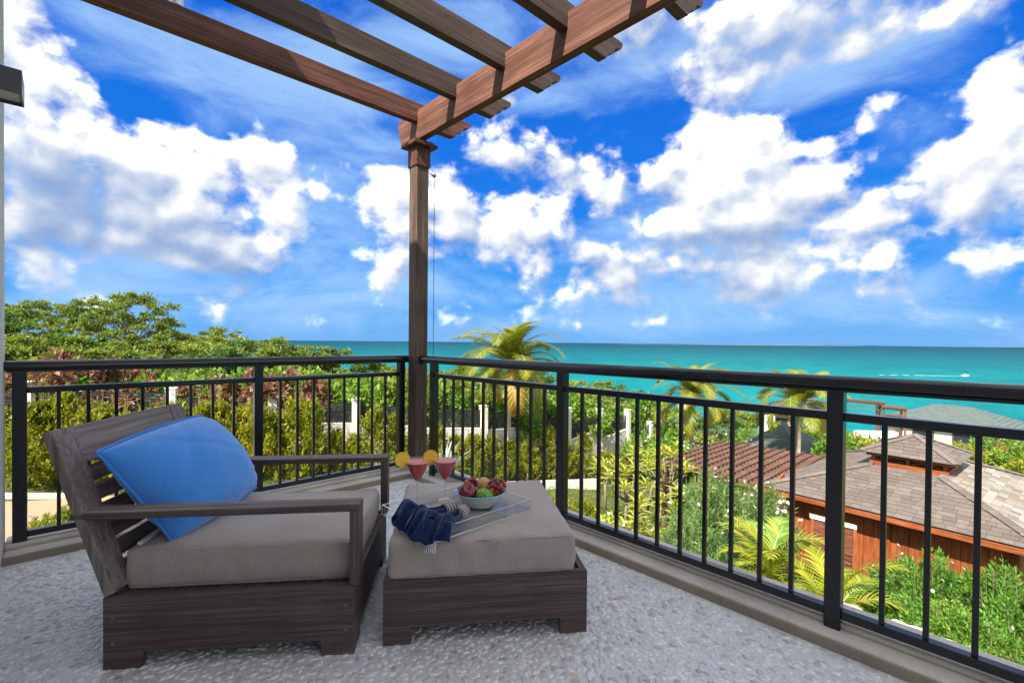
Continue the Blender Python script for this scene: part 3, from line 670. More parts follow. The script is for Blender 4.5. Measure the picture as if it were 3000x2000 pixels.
# ============ ARMCHAIR ============
def rbox(lx, ly, h, r, crown, nx=26, ny=26, nz=8, wr=.004, seed=0, bul=.006):
    bm = bmesh.new(); bmesh.ops.create_cube(bm, size=1)
    V = []; F = []
    bm.free()
    def face(fn, a, b_):
        n = len(V)
        for i in range(a+1):
            for j in range(b_+1): V.append(fn(i/a, j/b_))
        for i in range(a):
            for j in range(b_): F.append((n+i*(b_+1)+j, n+(i+1)*(b_+1)+j, n+(i+1)*(b_+1)+j+1, n+i*(b_+1)+j+1))
    sm = lambda t: t
    face(lambda a, b_: (a*lx, b_*ly, h), nx, ny); face(lambda a, b_: (a*lx, b_*ly, 0), nx, ny)
    face(lambda a, b_: (a*lx, 0, b_*h), nx, nz); face(lambda a, b_: (a*lx, ly, b_*h), nx, nz)
    face(lambda a, b_: (0, a*ly, b_*h), ny, nz); face(lambda a, b_: (lx, a*ly, b_*h), ny, nz)
    V = np.array(V, float); lo = np.array([r, r, r]); hi = np.array([lx-r, ly-r, h-r])
    c = np.clip(V, lo, hi); d = V-c; L = np.linalg.norm(d, axis=1, keepdims=True); L[L == 0] = 1
    V = c+d/L*np.minimum(r, np.linalg.norm(d, axis=1, keepdims=True)*10)
    u = V[:, 0]/lx*2-1; v = V[:, 1]/ly*2-1; w = V[:, 2]/h
    V[:, 2] += crown*(1-np.abs(u)**3)*(1-np.abs(v)**3)*w
    bf = bul*(1-(2*w-1)**2); V[:, 0] += np.sign(u)*bf*(np.abs(u) > .9); V[:, 1] += np.sign(v)*bf*(np.abs(v) > .9)
    for i in range(len(V)):
        p = V[i]; nn = mnoise.noise((p[0]*6+seed, p[1]*6, p[2]*9)); n2 = mnoise.noise((p[0]*18+seed, p[1]*18, p[2]*22))
        V[i, 2] += wr*nn*w[i]; V[i, 0] += wr*.6*n2*(1 if abs(u[i]) > .9 else 0); V[i, 1] += wr*.9*mnoise.noise((p[0]*14, seed, p[2]*10))*(1 if abs(v[i]) > .9 else 0)
    return V, F
def cushion(name, parent, lx, ly, h, loc, seed, crown=.02, label=None):
    V, F = rbox(lx, ly, h, .017, crown, 44, 44, 12, .011, seed)
    me = bpy.data.meshes.new(name); me.from_pydata([tuple(p) for p in V], [], F)
    bm = bmesh.new(); bm.from_mesh(me); bmesh.ops.remove_doubles(bm, verts=bm.verts, dist=.0004); bmesh.ops.recalc_face_normals(bm, faces=bm.faces); bm.to_mesh(me); bm.free()
    me.materials.append(M['taupe_canvas']); me.polygons.foreach_set('use_smooth', [True]*len(me.polygons))
    o = link(name, me, parent, loc)
    r = .009
    def loop(z, e):
        pts = []
        for (cx, cy, a0) in ((lx-r*2, r*2, -90), (lx-r*2, ly-r*2, 0), (r*2, ly-r*2, 90), (r*2, r*2, 180)):
            for k in range(5):
                a = math.radians(a0+k*22.5); pts.append((cx+(r*2-e)*math.cos(a), cy+(r*2-e)*math.sin(a), z))
        q = []
        for i in range(len(pts)):
            a = Vector(pts[i]); c = Vector(pts[(i+1) % len(pts)]); n = max(1, int((c-a).length/.06))
            for k in range(n):
                p = a.lerp(c, k/n); p.z += .0012*mnoise.noise((p.x*20, p.y*20, z*9)); q.append(p)
        return q
    MB().tube(loop(h-.006, .0040), .0034, 6, closed=True).build('piping', 'taupe_canvas', o, smooth=True)
    MB().tube(loop(.006, .0040), .0034, 6, closed=True).build('piping', 'taupe_canvas', o, smooth=True)
    return o
def armchair():
    t = thing('armchair', 'low dark timber armchair with a thick taupe seat cushion and slanted wooden back', 'armchair', (.091, 2.334, 0), math.radians(-36.5))
    Wd = .86; LX = .918; z0, z1 = .062, .275
    FWD = 'furniture_wood_'
    def side(v0, v1):   # side board with feet cut out of one plank
        P = [(0, 0), (.132, 0), (.142, z0), (.790, z0), (.790, 0), (LX, 0), (LX, z1), (0, z1)]
        return MB().prism([(u, v0, z) for u, z in P], (0, v1-v0, 0))
    side(0, .03).build('side_board', FWD+'0', t, bevel=.003); side(Wd-.03, Wd).build('side_board', FWD+'0', t, bevel=.003)
    P = [(0.0305, 0), (.13, 0), (.13, z0), (Wd-.13, z0), (Wd-.13, 0), (Wd-.0305, 0), (Wd-.0305, z1-.002), (.0305, z1-.002)]
    MB().prism([(LX-.032, v, z) for v, z in P], (.030, 0, 0)).build('front_board', FWD+'1', t, bevel=.003)
    MB().prism([(.002, v, z) for v, z in P], (.030, 0, 0)).build('rear_board', FWD+'1', t, bevel=.003)
    for u in (.035, .885):
        for z in (.10, .20): MB().lathe([(0, 0), (.006, 0), (.006, .002), (0, .002)], 10, (u, .0, z), T=Matrix.Rotation(math.pi/2, 4, 'X')).build('plug', 'weathered_wood_0', t)
    box('seat_deck', FWD+'1', .033, LX-.033, .031, Wd-.031, .235, .262, t)
    # slanted back: stiles and planks
    sl = Matrix.Translation((.004, 0, .277)) @ Matrix.Rotation(math.radians(-19.0), 4, 'Y')
    L = .655; th = .036
    MB().box(0, th, 0, .105, 0, L, sl).build('stile', 'weathered_wood_2', t, bevel=.003)
    MB().box(0, th, Wd-.03-.105, Wd-.03, 0, L, sl).build('stile', 'weathered_wood_2', t, bevel=.003)
    yy = .106; y2 = Wd-.136
    MB().box(.002, th-.002, yy, y2, L-.15, L, sl).build('top_rail', 'weathered_wood_1', t, bevel=.003)
    MB().box(.002, th-.002, yy, y2, 0, .09, sl).build('lower_rail', FWD+'1', t, bevel=.003)
    n = 5
    for i in range(n):
        z = .11+i*(L-.15-.11)/n; MB().box(.010, .026, yy, y2, z, z+(L-.27)/n-.012, sl).build('slat', FWD+'1', t, bevel=.002)
    # arms
    for v0, v1 in ((0.0, .085), (Wd-.085, Wd)):
        n_ = 4; a = MB(); pa = t
        arm = MB().box(-.112, .935, v0, v1, .570, .594).build('armrest', FWD+'0', t, bevel=.003)
        for k in range(n_):
            w = (v1-v0)/n_; MB().box(-.110, .933, v0+k*w+.001, v0+(k+1)*w-.0015, .594, .600).build('slat', 'weathered_wood_0', arm, bevel=.0012)
        vv = (0.0, .032) if v0 == 0 else (Wd-.032, Wd)
        MB().box(.897, .934, v0, v1, .276, .5695).build('front_leg', FWD+'2', t, bevel=.003)
        MB().box(.896+.038, .896+.0385, v0+.002, v1-.002, .57, .596).build('arm_cap', FWD+'1', t)
    cushion('seat_cushion', t, .855, Wd-.155, .155, (.032, .078, .264), 3.1, .03)
    MB().box(-.008, .008, 0, .20, 0, .012).build('batten', 'pale_batten', t, loc=(.070, .095, .432), rot=(.02, 0, .02))
    return t
armchair()
def to_world(o, ang, u, v, z):
    a = math.radians(ang); return Vector((o[0]+u*math.cos(a)-v*math.sin(a), o[1]+u*math.sin(a)+v*math.cos(a), z))
def pillow():
    A0 = (.091, 2.334); f = lambda u, v, z: to_world(A0, -36.5, u, v, z)
    TL, TR, BL, BR = f(-.035, .035, .815), f(.0, .68, .85), f(.175, .135, .425), f(.285, .635, .492)
    org = (TL+TR+BL+BR)/4; N = (TR-TL).cross(BL-TL).normalized()
    if N.dot(Vector((0, 0, 1))) < 0: N = -N
    n, m_ = 56, 42; V = []; F = []
    def base(s, t_):
        top = TL.lerp(TR, (s+1)/2); bot = BL.lerp(BR, (s+1)/2); return top.lerp(bot, (t_+1)/2)-org
    def pt(s, t_, side):
        pin = 1-.035*(1-abs(s)**1)*0
        # edges bow outwards slightly, corners stay as ears
        sb = s*(1+(.045 if s > 0 else -.035)*(1-t_*t_)); tb = t_*(1+.05*(1-s*s))
        p = base(sb, tb); e = max(0, (1-s*s)*(1-t_*t_))**.42
        h = (.172 if side > 0 else .105)*e
        w = mnoise.noise((s*2.2, t_*2.2, 1.7*side))*.010*e
        k = mnoise.noise((s*9+3, t_*3.2, side*2.0))*.006*math.exp(-((1-abs(t_))*4)**1)+mnoise.noise((s*3, t_*11+2, side))*.007*math.exp(-(1-abs(s))*4)
        k += .016*mnoise.noise((s*4+t_*6, s*-2+t_*2, 5))*(e**.5)*(1-e)+.006*abs(mnoise.noise((s*5-t_*3, t_*7+s, 9)))*(1-.6*e)-.010*math.exp(-(((s+.75)*1.2+(t_-.2)*.9)/.10)**2)*e-.008*math.exp(-(((s+.55)*.9-(t_+.75)*1.1)/.08)**2)*e
        return p+N*(side*h+w+k*(1 if e > 0 else 0))
    for side in (1, -1):
        n0 = len(V)
        for i in range(n+1):
            for j in range(m_+1):
                s = math.sin((i/n*2-1)*math.pi/2); q = math.sin((j/m_*2-1)*math.pi/2); V.append(pt(s, q, side))
        for i in range(n):
            for j in range(m_): F.append((n0+i*(m_+1)+j, n0+(i+1)*(m_+1)+j, n0+(i+1)*(m_+1)+j+1, n0+i*(m_+1)+j+1))
    me = bpy.data.meshes.new('pillow'); me.from_pydata(V, [], F); bm = bmesh.new(); bm.from_mesh(me); bmesh.ops.remove_doubles(bm, verts=bm.verts, dist=.0005); bmesh.ops.recalc_face_normals(bm, faces=bm.faces); bm.to_mesh(me); bm.free()
    me.materials.append(M['blue_cotton']); me.polygons.foreach_set('use_smooth', [True]*len(me.polygons))
    t = thing('pillow', 'bright blue rectangular pillow with stitched piping leaning on the armchair back', 'pillow', org)
    link('cover', me, t)
    # flange and piping round the outline
    ring = []; S_ = [math.sin((i/40*2-1)*math.pi/2) for i in range(41)]
    for s in S_[:-1]: ring.append((s, -1))
    for s in S_[:-1]: ring.append((1, s))
    for s in S_[::-1][:-1]: ring.append((s, 1))
    for s in S_[::-1][:-1]: ring.append((-1, s))
    inn = [pt(a, c, 1) for a, c in ring]; out = []
    for (a, c), p in zip(ring, inn):
        d = p.normalized(); out.append(p+(p-N*p.dot(N)).normalized()*(.012)+N*.003*mnoise.noise((a*7, c*7, 0)))
    k = len(ring); mb = MB(); mb.add(inn+out, [(i, (i+1) % k, k+(i+1) % k, k+i) for i in range(k)])
    fl_ = mb.build('flange', 'blue_cotton', t, smooth=True); sd_ = fl_.modifiers.new('thick', 'SOLIDIFY'); sd_.thickness = .003; sd_.offset = 0
    MB().tube(out, .0045, 6, closed=True).build('piping', 'blue_piping', t, smooth=True)
    MB().tube([p.lerp(q, .35)+N*.0025 for p, q in zip(inn, out)], .0014, 5, closed=True).build('stitching', 'blue_piping', t, smooth=True)
pillow()
# ============ OTTOMAN ============
OA = (.935, 1.754)
def ottoman():
    t = thing('ottoman', 'low square timber ottoman with taupe cushion carrying the clear tray', 'ottoman', (*OA, 0), math.radians(-36))
    Wd = .86; z0, z1 = .070, .268
    P = [(0, 0), (.115, 0), (.115, z0), (Wd-.118, z0), (Wd-.118, 0), (Wd, 0), (Wd, z1), (0, z1)]
    MB().prism([(u, 0, z) for u, z in P], (0, .03, 0)).build('side_board', 'furniture_wood_0', t, bevel=.003)
    MB().prism([(u, Wd-.03, z) for u, z in P], (0, .03, 0)).build('side_board', 'furniture_wood_0', t, bevel=.003)
    Q = [(.0305, 0), (.115, 0), (.115, z0), (Wd-.115, z0), (Wd-.115, 0), (Wd-.0305, 0), (Wd-.0305, z1-.001), (.0305, z1-.001)]
    MB().prism([(.0, v, z) for v, z in Q], (.030, 0, 0)).build('side_board', 'furniture_wood_1', t, bevel=.003)
    MB().prism([(Wd-.03, v, z) for v, z in Q], (.030, 0, 0)).build('side_board', 'furniture_wood_1', t, bevel=.003)
    box('deck', 'furniture_wood_1', .031, Wd-.031, .031, Wd-.031, .225, .25, t)
    cushion('cushion', t, .785, .815, .158, (.022, .012, .262), 8.2, .020)
ottoman()
ZT = .4335  # cushion top in the middle
TRO = (.200, -.050); TRA = 36.5
def ott(u, v, z): return to_world(OA, -36, u, v, z)
def tray():
    t = thing('tray', 'clear acrylic serving tray with low walls on the ottoman cushion', 'tray', ott(TRO[0], TRO[1], ZT+.002), math.radians(-36+TRA))
    LX, LY, Hh, th = .570, .415, .044, .005; ch = .045
    P = [(ch, 0), (LX-ch*.3, 0), (LX, ch*.3), (LX, LY-ch), (LX-ch, LY), (ch, LY), (0, LY-ch), (0, ch)]
    box('base', 'acrylic', .003, LX-.003, .003, LY-.003, 0, .005, t)
    def wall(a, b_):
        a = Vector((*a, .006)); b_ = Vector((*b_, .006)); d = (b_-a).normalized(); n = Vector((-d.y, d.x, 0))*th
        MB().prism([a, b_, b_+n, a+n], (0, 0, Hh)).build('wall', 'acrylic', t)
        z = Vector((0, 0, Hh+.0003)); MB().prism([a+z, b_+z, b_+n+z, a+n+z], (0, 0, .0010)).build('rim', 'acrylic_edge_glint', t)  # rim strip carries the edge brightness in its colour
    C_ = [(0, 0), (LX, 0), (LX, LY), (0, LY)]
    for i in range(4):
        a, b_ = C_[i], C_[(i+1) % 4]; v = (Vector(b_)-Vector(a)).normalized()
        wall(Vector(a)+v*th*1.02, Vector(b_)-v*.0)
    MB().box(-.001, LX+.001, -.0015, -.0003, -.001, .0045).box(LX+.0003, LX+.0015, 0, LY, -.001, .0045).build('edge', 'acrylic_edge_glint', t)  # pale strips added along the near and right base as painted edge light
    for (x, y) in ((LX, 0), (LX, LY), (0, 0), (0, LY)):
        MB().box(x-.0012, x+.0012, y-.0012, y+.0012, .004, Hh+.004).build('corner_glint', 'acrylic_edge_glint', t)
tray()
TZ = ZT+.0085
def cocktail(u, v, label, rot, tilt, wl):
    p = ott(u, v, TZ); t = thing('cocktail_glass', label, 'cocktail', p, rot); t.scale = (1, 1, 1.12)
    k = 40
    prof = [(0, 0), (.040, 0), (.042, .0012), (.040, .0024), (.011, .006), (.0048, .014), (.0038, .03), (.0038, .100), (.0055, .112), (.009, .118), (.021, .135), (.066, .214), (.0668, .2148), (.0655, .2148), (.0200, .1365), (.008, .124), (0, .1225)]
    MB().lathe(prof, k).build('glass', 'clear_glass', t, smooth=True)
    MB().lathe([(0, .1235), (.0075, .1245), (.0195, .1372), (.0575, .2045), (.0575, .205), (0, .205)], k).build('drink', 'red_drink', t, smooth=False)
    MB().lathe([(0, .2055), (.0577, .2055), (.0580, .2065), (.054, .2072), (0, .2068)], k).build('foam', 'drink_foam', t, smooth=True)
    # citrus wheel on the rim
    w = thing('citrus_wheel', wl, 'fruit slice', p+Vector((0, 0, 0)))
    a = tilt; cx, cy = math.cos(a)*.070, math.sin(a)*.070
    w.location = p+Vector((cx, cy, .244)); 
    vd = Vector((cx, cy, 0)).normalized()
    # wheel plane contains the radial direction and the vertical
    X = vd; Z = Vector((0, 0, 1)); Y = Z.cross(X)
    R_ = Matrix((X, Z, Y)).transposed().to_4x4() @ Matrix.Rotation(.25, 4, 'X')
    w.rotation_euler = R_.to_euler()
    r = .037
    MB().lathe([(0, -.0028), (r-.0028, -.0028), (r-.0028, .0028), (0, .0028)], 36).build('pulp', 'citrus_pulp', w)
    MB().lathe([(r-.0027, -.0031), (r, -.0026), (r, .0026), (r-.0027, .0031), (r-.0027, -.0031)], 36).build('rind', 'citrus_rind', w)
LA = math.atan2(-RT0[1], -RT0[0])
cocktail(.112, .330, 'red cocktail with foam and orange slice, the left and nearer of the two', 0, LA+.25, 'orange slice on the rim of the left cocktail glass, lower of the two slices')
cocktail(.243, .345, 'red cocktail with pale foam, standing right beside the fruit bowl', .5, LA+.0, 'orange slice on the rim of the cocktail glass nearer the fruit bowl')
BP = ott(.415, .360, TZ)
def bowl():
    t = thing('fruit_bowl', 'shallow white bowl with pale blue rim holding fruit on the tray', 'bowl', BP)
    k = 48
    MB().lathe([(0.00000, 0.00460), (0.05980, 0.00460), (0.05980, 0.00000), (0.06500, 0.00000), (0.06760, 0.00920), (0.08840, 0.02530), (0.10920, 0.05290), (0.12610, 0.07130)], k).build('body', 'white_ceramic', t, smooth=True)
    MB().lathe([(0.12415, 0.07072), (0.12740, 0.07072), (0.12935, 0.07360), (0.12675, 0.07705), (0.12220, 0.07533)], k).build('rim', 'blue_glaze', t, smooth=True)
    MB().lathe([(0.12285, 0.07417), (0.10400, 0.05405), (0.08060, 0.03105), (0.05200, 0.01840), (0.00000, 0.01495)], k).build('lining', 'patterned_glaze', t, smooth=True)
    MB().lathe([(0.06565, 0.00057), (0.06695, 0.00057), (0.06695, 0.00460), (0.06565, 0.00460)], k).build('foot_ring', 'window_dark', t)
bowl()
vr = Vector(RT0); vf = Vector((FW[0], FW[1], 0)).normalized()
def bp(r, f, z): return BP+vr*r*1.3+vf*f*1.3+Vector((0, 0, z*1.2))
def apple(name, label, cat, m, p, R, tilt, stem=True, lobes=5, hh=.92):
    t = thing(name, label, cat, p); V = []; F = []; a, b_ = 36, 22
    for i in range(b_+1):
        ph = math.pi*i/b_
        for j in range(a):
            th = 2*math.pi*j/a
            r = R*math.sin(ph)*(1+.03*math.cos(lobes*th)*(1-math.cos(ph))/2*1.0)*(1+.06*math.cos(ph))
            z = R*hh*math.cos(ph)-R*.42*math.exp(-(math.sin(ph)/.33)**2)*(1 if ph < math.pi/2 else -.6)*(1 if lobes else .1)
            V.append((r*math.cos(th), r*math.sin(th), z))
    for i in range(b_):
        for j in range(a): F.append((i*a+j, i*a+(j+1) % a, (i+1)*a+(j+1) % a, (i+1)*a+j))
    o = link('fruit', mesh_np('fruit', V, F, m, True), t)
    if stem: MB().tube([(0, 0, R*.42), (.001, 0, R*.75), (.004, .001, R*1.0)], .0013, 6).build('stalk', 'stalk', t, smooth=True)
    t.rotation_euler = tilt; return t
apple('apple', 'shiny dark red apple at the left of the fruit bowl', 'apple', 'red_apple', bp(-.044, -.028, .062), .046, (.55, -.15, 0))
apple('apple', 'glossy green apple at the front of the fruit bowl', 'apple', 'green_apple', bp(.020, -.046, .055), .043, (.15, .1, .4))
apple('peach', 'yellow orange peach behind the green apple in the bowl', 'peach', 'peach_skin', bp(.016, .020, .075), .042, (.5, .5, 0), False, 1, .95)
def grapes(label, cen, n, seed, spread, drop):
    r = random.Random(seed); t = thing('grape_bunch', label, 'grapes', cen)
    bm = bmesh.new(); bmesh.ops.create_icosphere(bm, subdivisions=3, radius=1); me = bpy.data.meshes.new('grape'); bm.to_mesh(me); bm.free()
    me.polygons.foreach_set('use_smooth', [True]*len(me.polygons)); me.materials.append(M['grape_skin'])
    P = []; tries = 0
    while len(P) < n and tries < 4000:
        tries += 1; p = Vector((r.gauss(0, 1), r.gauss(0, 1), r.gauss(0, 1))).normalized()*(r.random()**.4)
        p = vr*p.x*spread[0]+vf*p.y*spread[1]+Vector((0, 0, p.z*spread[2]))
        if all((p-q).length > .0165 for q in P): P.append(p)
    for p in P:
        s = .0100+r.random()*.0018; o = link('grape', me, t, p, (r.random()*3, r.random()*3, 0), (s, s, s*1.15))
    mb = MB(); top = Vector((0, 0, spread[2]+.012))
    for p in P[:14]: mb.tube([p, p*.5+top*.4, top*.7], .0008, 5)
    mb.tube([top*.6, top+Vector((.004, .004, .012))], .0015, 5); mb.build('stem', 'stalk', t)
grapes('bunch of red grapes heaped at the right of the fruit bowl', bp(.062, -.005, .076), 56, 3, (.044, .056, .040), 0)
grapes('few red grapes peeking out behind the red apple', bp(-.035, .030, .083), 16, 5, (.038, .026, .02), 0)

def napkin(p_ring, ang, label, seed, L=.17, tag=False):
    # local x: from ring to fanned end
    t = thing('napkin', label, 'napkin', p_ring, ang); t.scale = (1.15, 1.25, 1.15); r = random.Random(seed); n, m_ = 24, 96; V = []; F = []
    ph = r.random()*6
    fo = [r.random() for _ in range(12)]
    for i in range(n+1):
        s = i/n; x = s*L
        wid = .015+.050*s**.8; amp = (.008+.013*s)
        rise = .046*math.exp(-((s-.80)/.26)**2); dz = .012+rise-.075*max(0, s-.84)*2.0
        for j in range(m_+1):
            q = j/m_*2-1; ph2 = q*math.pi*2.6+ph+1.3*math.sin(q*5+seed); k = math.sin(ph2); fi = int((q+1)*5.49)
            y = wid*q+amp*.9*math.sin(ph2*2+1)*s; z = dz+amp*(math.cos(ph2)+.35*math.sin(ph2*2.7+seed))+.007*(1-q*q)*(1-s)
            xx = x*(1-.14*q*q)+s*s*(.022*(fo[fi]-.5)+.012*k)
            V.append((xx, y, z+.003*mnoise.noise((x*40, y*40, seed))))
    for i in range(n):
        for j in range(m_): F.append((i*(m_+1)+j, (i+1)*(m_+1)+j, (i+1)*(m_+1)+j+1, i*(m_+1)+j+1))
    o = link('cloth', mesh_np('cloth', V, F, 'navy_linen', True), t); md = o.modifiers.new('t', 'SOLIDIFY'); md.thickness = .0028; md.offset = 0
    V2 = [];
    e = [Vector(V[n*(m_+1)+j]) for j in range(m_+1)]; MB().tube(e, .0018, 5).build('hem', 'navy_linen', o, smooth=True)
    # short end beyond the ring
    V = []; F = []
    for i in range(7):
        s = i/6
        for j in range(31):
            q = j/30*2-1; a = q*math.pi*2.5+ph; V.append((-.034-s*.016, (.014+.006*s)*q, .012+.009*math.cos(a)))
    for i in range(6):
        for j in range(30): F.append((i*31+j, (i+1)*31+j, (i+1)*31+j+1, i*31+j+1))
    o2 = link('cloth_end', mesh_np('cloth_end', V, F, 'navy_linen', True), t); md = o2.modifiers.new('t', 'SOLIDIFY'); md.thickness = .003
    R_ = Matrix.Rotation(math.pi/2, 4, 'Y')
    ring = MB().lathe([(.0205, -.021), (.0215, -.021), (.0215, .021), (.0205, .021), (.0205, -.021)], 28, (-.016, 0, .014), T=Matrix.Rotation(math.pi/2, 4, 'Y')).build('napkin_ring', 'twine', t, smooth=False)
    for k in range(9):
        x = -.035+k*.0047; pts = [(x, .0222*math.cos(a), .014+.0222*math.sin(a)) for a in [2*math.pi*i/24 for i in range(24)]]
        MB().tube(pts, .0019, 6, closed=True).build('cord', 'dark_twine' if k % 3 == 1 else ('white_tape' if k % 3 == 0 else 'twine'), ring, smooth=True)
    if tag:
        Vt = []; Ft = []
        for i in range(9):
            s = i/8
            for j in range(5): q = j/4-.5; Vt.append((.002*math.sin(s*3)+q*.036, s*.036, .003*math.sin(s*2.4)+.0005*q))
        for i in range(8):
            for j in range(4): Ft.append((i*5+j, i*5+j+1, (i+1)*5+j+1, (i+1)*5+j))
        tg = link('care_tag', mesh_np('care_tag', Vt, Ft, 'care_label', True), t)
        tg.matrix_local = tag
    return t
na = math.radians(-36)
# direction of the fans: towards the near left of the ottoman
d1 = Vector((ott(.06, .09, 0)-ott(.255, .245, 0))); d2 = Vector((ott(.165, -.065, 0)-ott(.318, .165, 0)))
napkin(ott(.245, .225, TZ+.016), math.atan2(d1.y, d1.x), 'dark blue napkin fanned from a striped ring, the rear one of the pair', 3, .205)
n2 = napkin(ott(.310, .155, TZ+.022), math.atan2(d2.y, d2.x), 'dark blue napkin in a striped ring with a white care tag, in front', 8, .235, None)
def tag_obj():
    Vt = []; Ft = []
    # hangs over the near edge of the ottoman cushion
    a = ott(.205, -.030, .437); b_ = ott(.243, -.030, .437)
    rows = [(0, 0), (-.010, 0), (-.020, -.002), (-.026, -.008), (-.029, -.018), (-.030, -.030), (-.029, -.040)]
    outd = (ott(0, -1, 0)-ott(0, 0, 0))
    a = ott(.178, -.004, .437); b_ = ott(.222, -.012, .437)
    for k, (o_, z) in enumerate(rows):
        for q in (0, .5, 1):
            p = a.lerp(b_, q)-outd*o_*1.35+outd*0.0; p.z += z*1.1+.002*q; p += (a-b_)*.25*(k/6)
            Vt.append(p-Vector(ott(.2, 0, .4)))
    for i in range(6):
        for j in range(2): Ft.append((i*3+j, i*3+j+1, (i+1)*3+j+1, (i+1)*3+j))
    me = mesh_np('care_tag', Vt, Ft, 'care_label', True)
    o = link('care_tag', me, n2); o.matrix_parent_inverse = Matrix.Identity(4)
    o.matrix_local = (Matrix.Translation(n2.location) @ Matrix.Rotation(n2.rotation_euler.z, 4, 'Z') @ Matrix.Diagonal((*n2.scale, 1))).inverted() @ Matrix.Translation(ott(.2, 0, .4))
    sd2 = o.modifiers.new('t', 'SOLIDIFY'); sd2.thickness = .0008
tag_obj()

# ============ GARDEN WALL, FENCE, PATH ============
def strip_wall(name, label, cat, pts, w, zb, mat_, top=None):
    pass
PILL = [(-560, 19.4, None), (-240, 17.6, None), (68, 17.1, 878), (394, 18.7, 893), (627, 20.0, 906), (818, 21.3, 917), (965, 22.4, 925), (1112, 23.6, 933), (1210, 25.7, 936), (1305, 27.4, 938), (1379, 29.5, 940), (1443, 31.5, 942), (1495, 33.6, 969)]
def fence():
    t = thing('garden_fence', 'grey rendered garden wall with square white pillars and black slatted panels stepping down the slope', 'fence')
    t['label'] = 'rendered garden wall with white pillars and black slatted panels stepping down the slope'
    P = []
    for px, D, py in PILL:
        x, y = atg(px, D); z = at(px, py, D).z if py else -.35-.00*px
        P.append(Vector((x, y, z)))
    for i, p in enumerate(P):
        g = H1(p.x, p.y); d = (P[min(i+1, len(P)-1)]-P[max(i-1, 0)]); a = math.atan2(d.y, d.x); T = Matrix.Translation((p.x, p.y, 0)) @ Matrix.Rotation(a, 4, 'Z')
        pl = MB().box(-.17, .17, -.17, .17, g-.5, p.z, T).build('pillar', 'white_render', t, bevel=.01)
        MB().box(-.19, .19, -.19, .19, p.z, p.z+.05, T).build('cap', 'white_render', pl, bevel=.01)
    for i in range(len(P)-1):
        a, c = P[i], P[i+1]; d = Vector((c.x-a.x, c.y-a.y, 0)); L = d.length; an = math.atan2(d.y, d.x)
        ga, gc = H1(a.x, a.y), H1(c.x, c.y)
        za = min(a.z, c.z+.5)-.28; zc = za+min(.25, max(-.55, (c.z-a.z)*.55)) if i < 8 else za+.32
        if i >= 8: za = c.z-.62; zc = c.z-.30
        if i == 11: za, zc = c.z-.75, c.z-.12
        T = Matrix.Translation((a.x, a.y, 0)) @ Matrix.Rotation(an, 4, 'Z')
        ph = .92
        MB().prism([(.17, -.09, min(ga, gc)-.5), (L-.17, -.09, min(ga, gc)-.5), (L-.17, -.09, zc-ph-.04), (.17, -.09, za-ph-.04)], (0, .18, 0), T).build('wall', 'garden_wall_render', t)
        MB().prism([(.17, -.10, za-ph-.04), (L-.17, -.10, zc-ph-.04), (L-.17, -.10, zc-ph), (.17, -.10, za-ph)], (0, .20, 0), T).build('coping', 'white_render', t)
        pn = None
        for u in (L/2, .19, L-.19):
            f = (u-.17)/(L-.34); z = za+(zc-za)*f; up_ = MB().box(u-.02, u+.02, -.02, .02, z-ph+.002, z, T).build('upright', 'louvre_metal', t); pn = pn or up_
        ns = 8
        for k in range(ns):
            o0 = -ph+.05+k*(ph-.05)/ns
            MB().prism([(.18, .025, za+o0), (L-.18, .025, zc+o0), (L-.18, .025, zc+o0+.078), (.18, .025, za+o0+.078)], (0, .015, 0), T).build('slat', 'louvre_metal', pn)
fence()
def planter():
    t = thing('planter_wall', 'low pale rendered planter wall along the foot of the hedge', 'wall')
    pp = [(-700, 15.8), (-300, 15.0), (0, 15.2), (300, 16.2), (600, 18.0), (900, 20.0), (1200, 22.0), (1375, 23.4)]
    Q = []
    for (a, b_) in zip(pp[:-1], pp[1:]):
        for k in range(5): f = k/5; Q.append((a[0]+(b_[0]-a[0])*f, a[1]+(b_[1]-a[1])*f))
    Q.append(pp[-1]); W_ = [Vector((*atg(px, D), 0)) for px, D in Q]
    for p, (px, D) in zip(W_, Q): p.z = CAMH-(.3315 if px < 300 else .3315+(.296-.3315)*(px-300)/900)*D
    mb = MB(); vs = []; n = len(W_)
    for i, p in enumerate(W_):
        d = (W_[min(i+1, n-1)]-W_[max(i-1, 0)]); d.z = 0; d.normalize(); nn = Vector((-d.y, d.x, 0))*.14
        vs += [p-nn+Vector((0, 0, -1.2)), p-nn, p+nn, p+nn+Vector((0, 0, -1.2))]
    fs = [(i*4+j, i*4+4+j, i*4+5+j, i*4+1+j) for i in range(n-1) for j in range(3)]
    mb.add(vs, fs).build('wall', 'garden_wall_render', t, bevel=.01)
    # sandy path in front of it
    vs = []; fs = []
    m_ = 24
    Q2 = [q for q in Q if q[0] < 720]
    for i, (px, D) in enumerate(Q2):
        f = 1.0
        for k in range(m_+1):
            d = D-.25-(3.0)*k/m_*(1 if px < 500 else max(.2, 1-(px-500)/260)); x, y = atg(px, d); vs.append((x, y, max(H1(x, y), -99)+.13+.02*mnoise.noise((x, y, 0))))
    for i in range(len(Q2)-1):
        for k in range(m_): a = i*(m_+1)+k; fs.append((a, a+1, a+m_+2, a+m_+1))
    o = link('path', mesh_np('path', vs, fs, 'path_sand', True)); o['kind'] = 'structure'
planter()

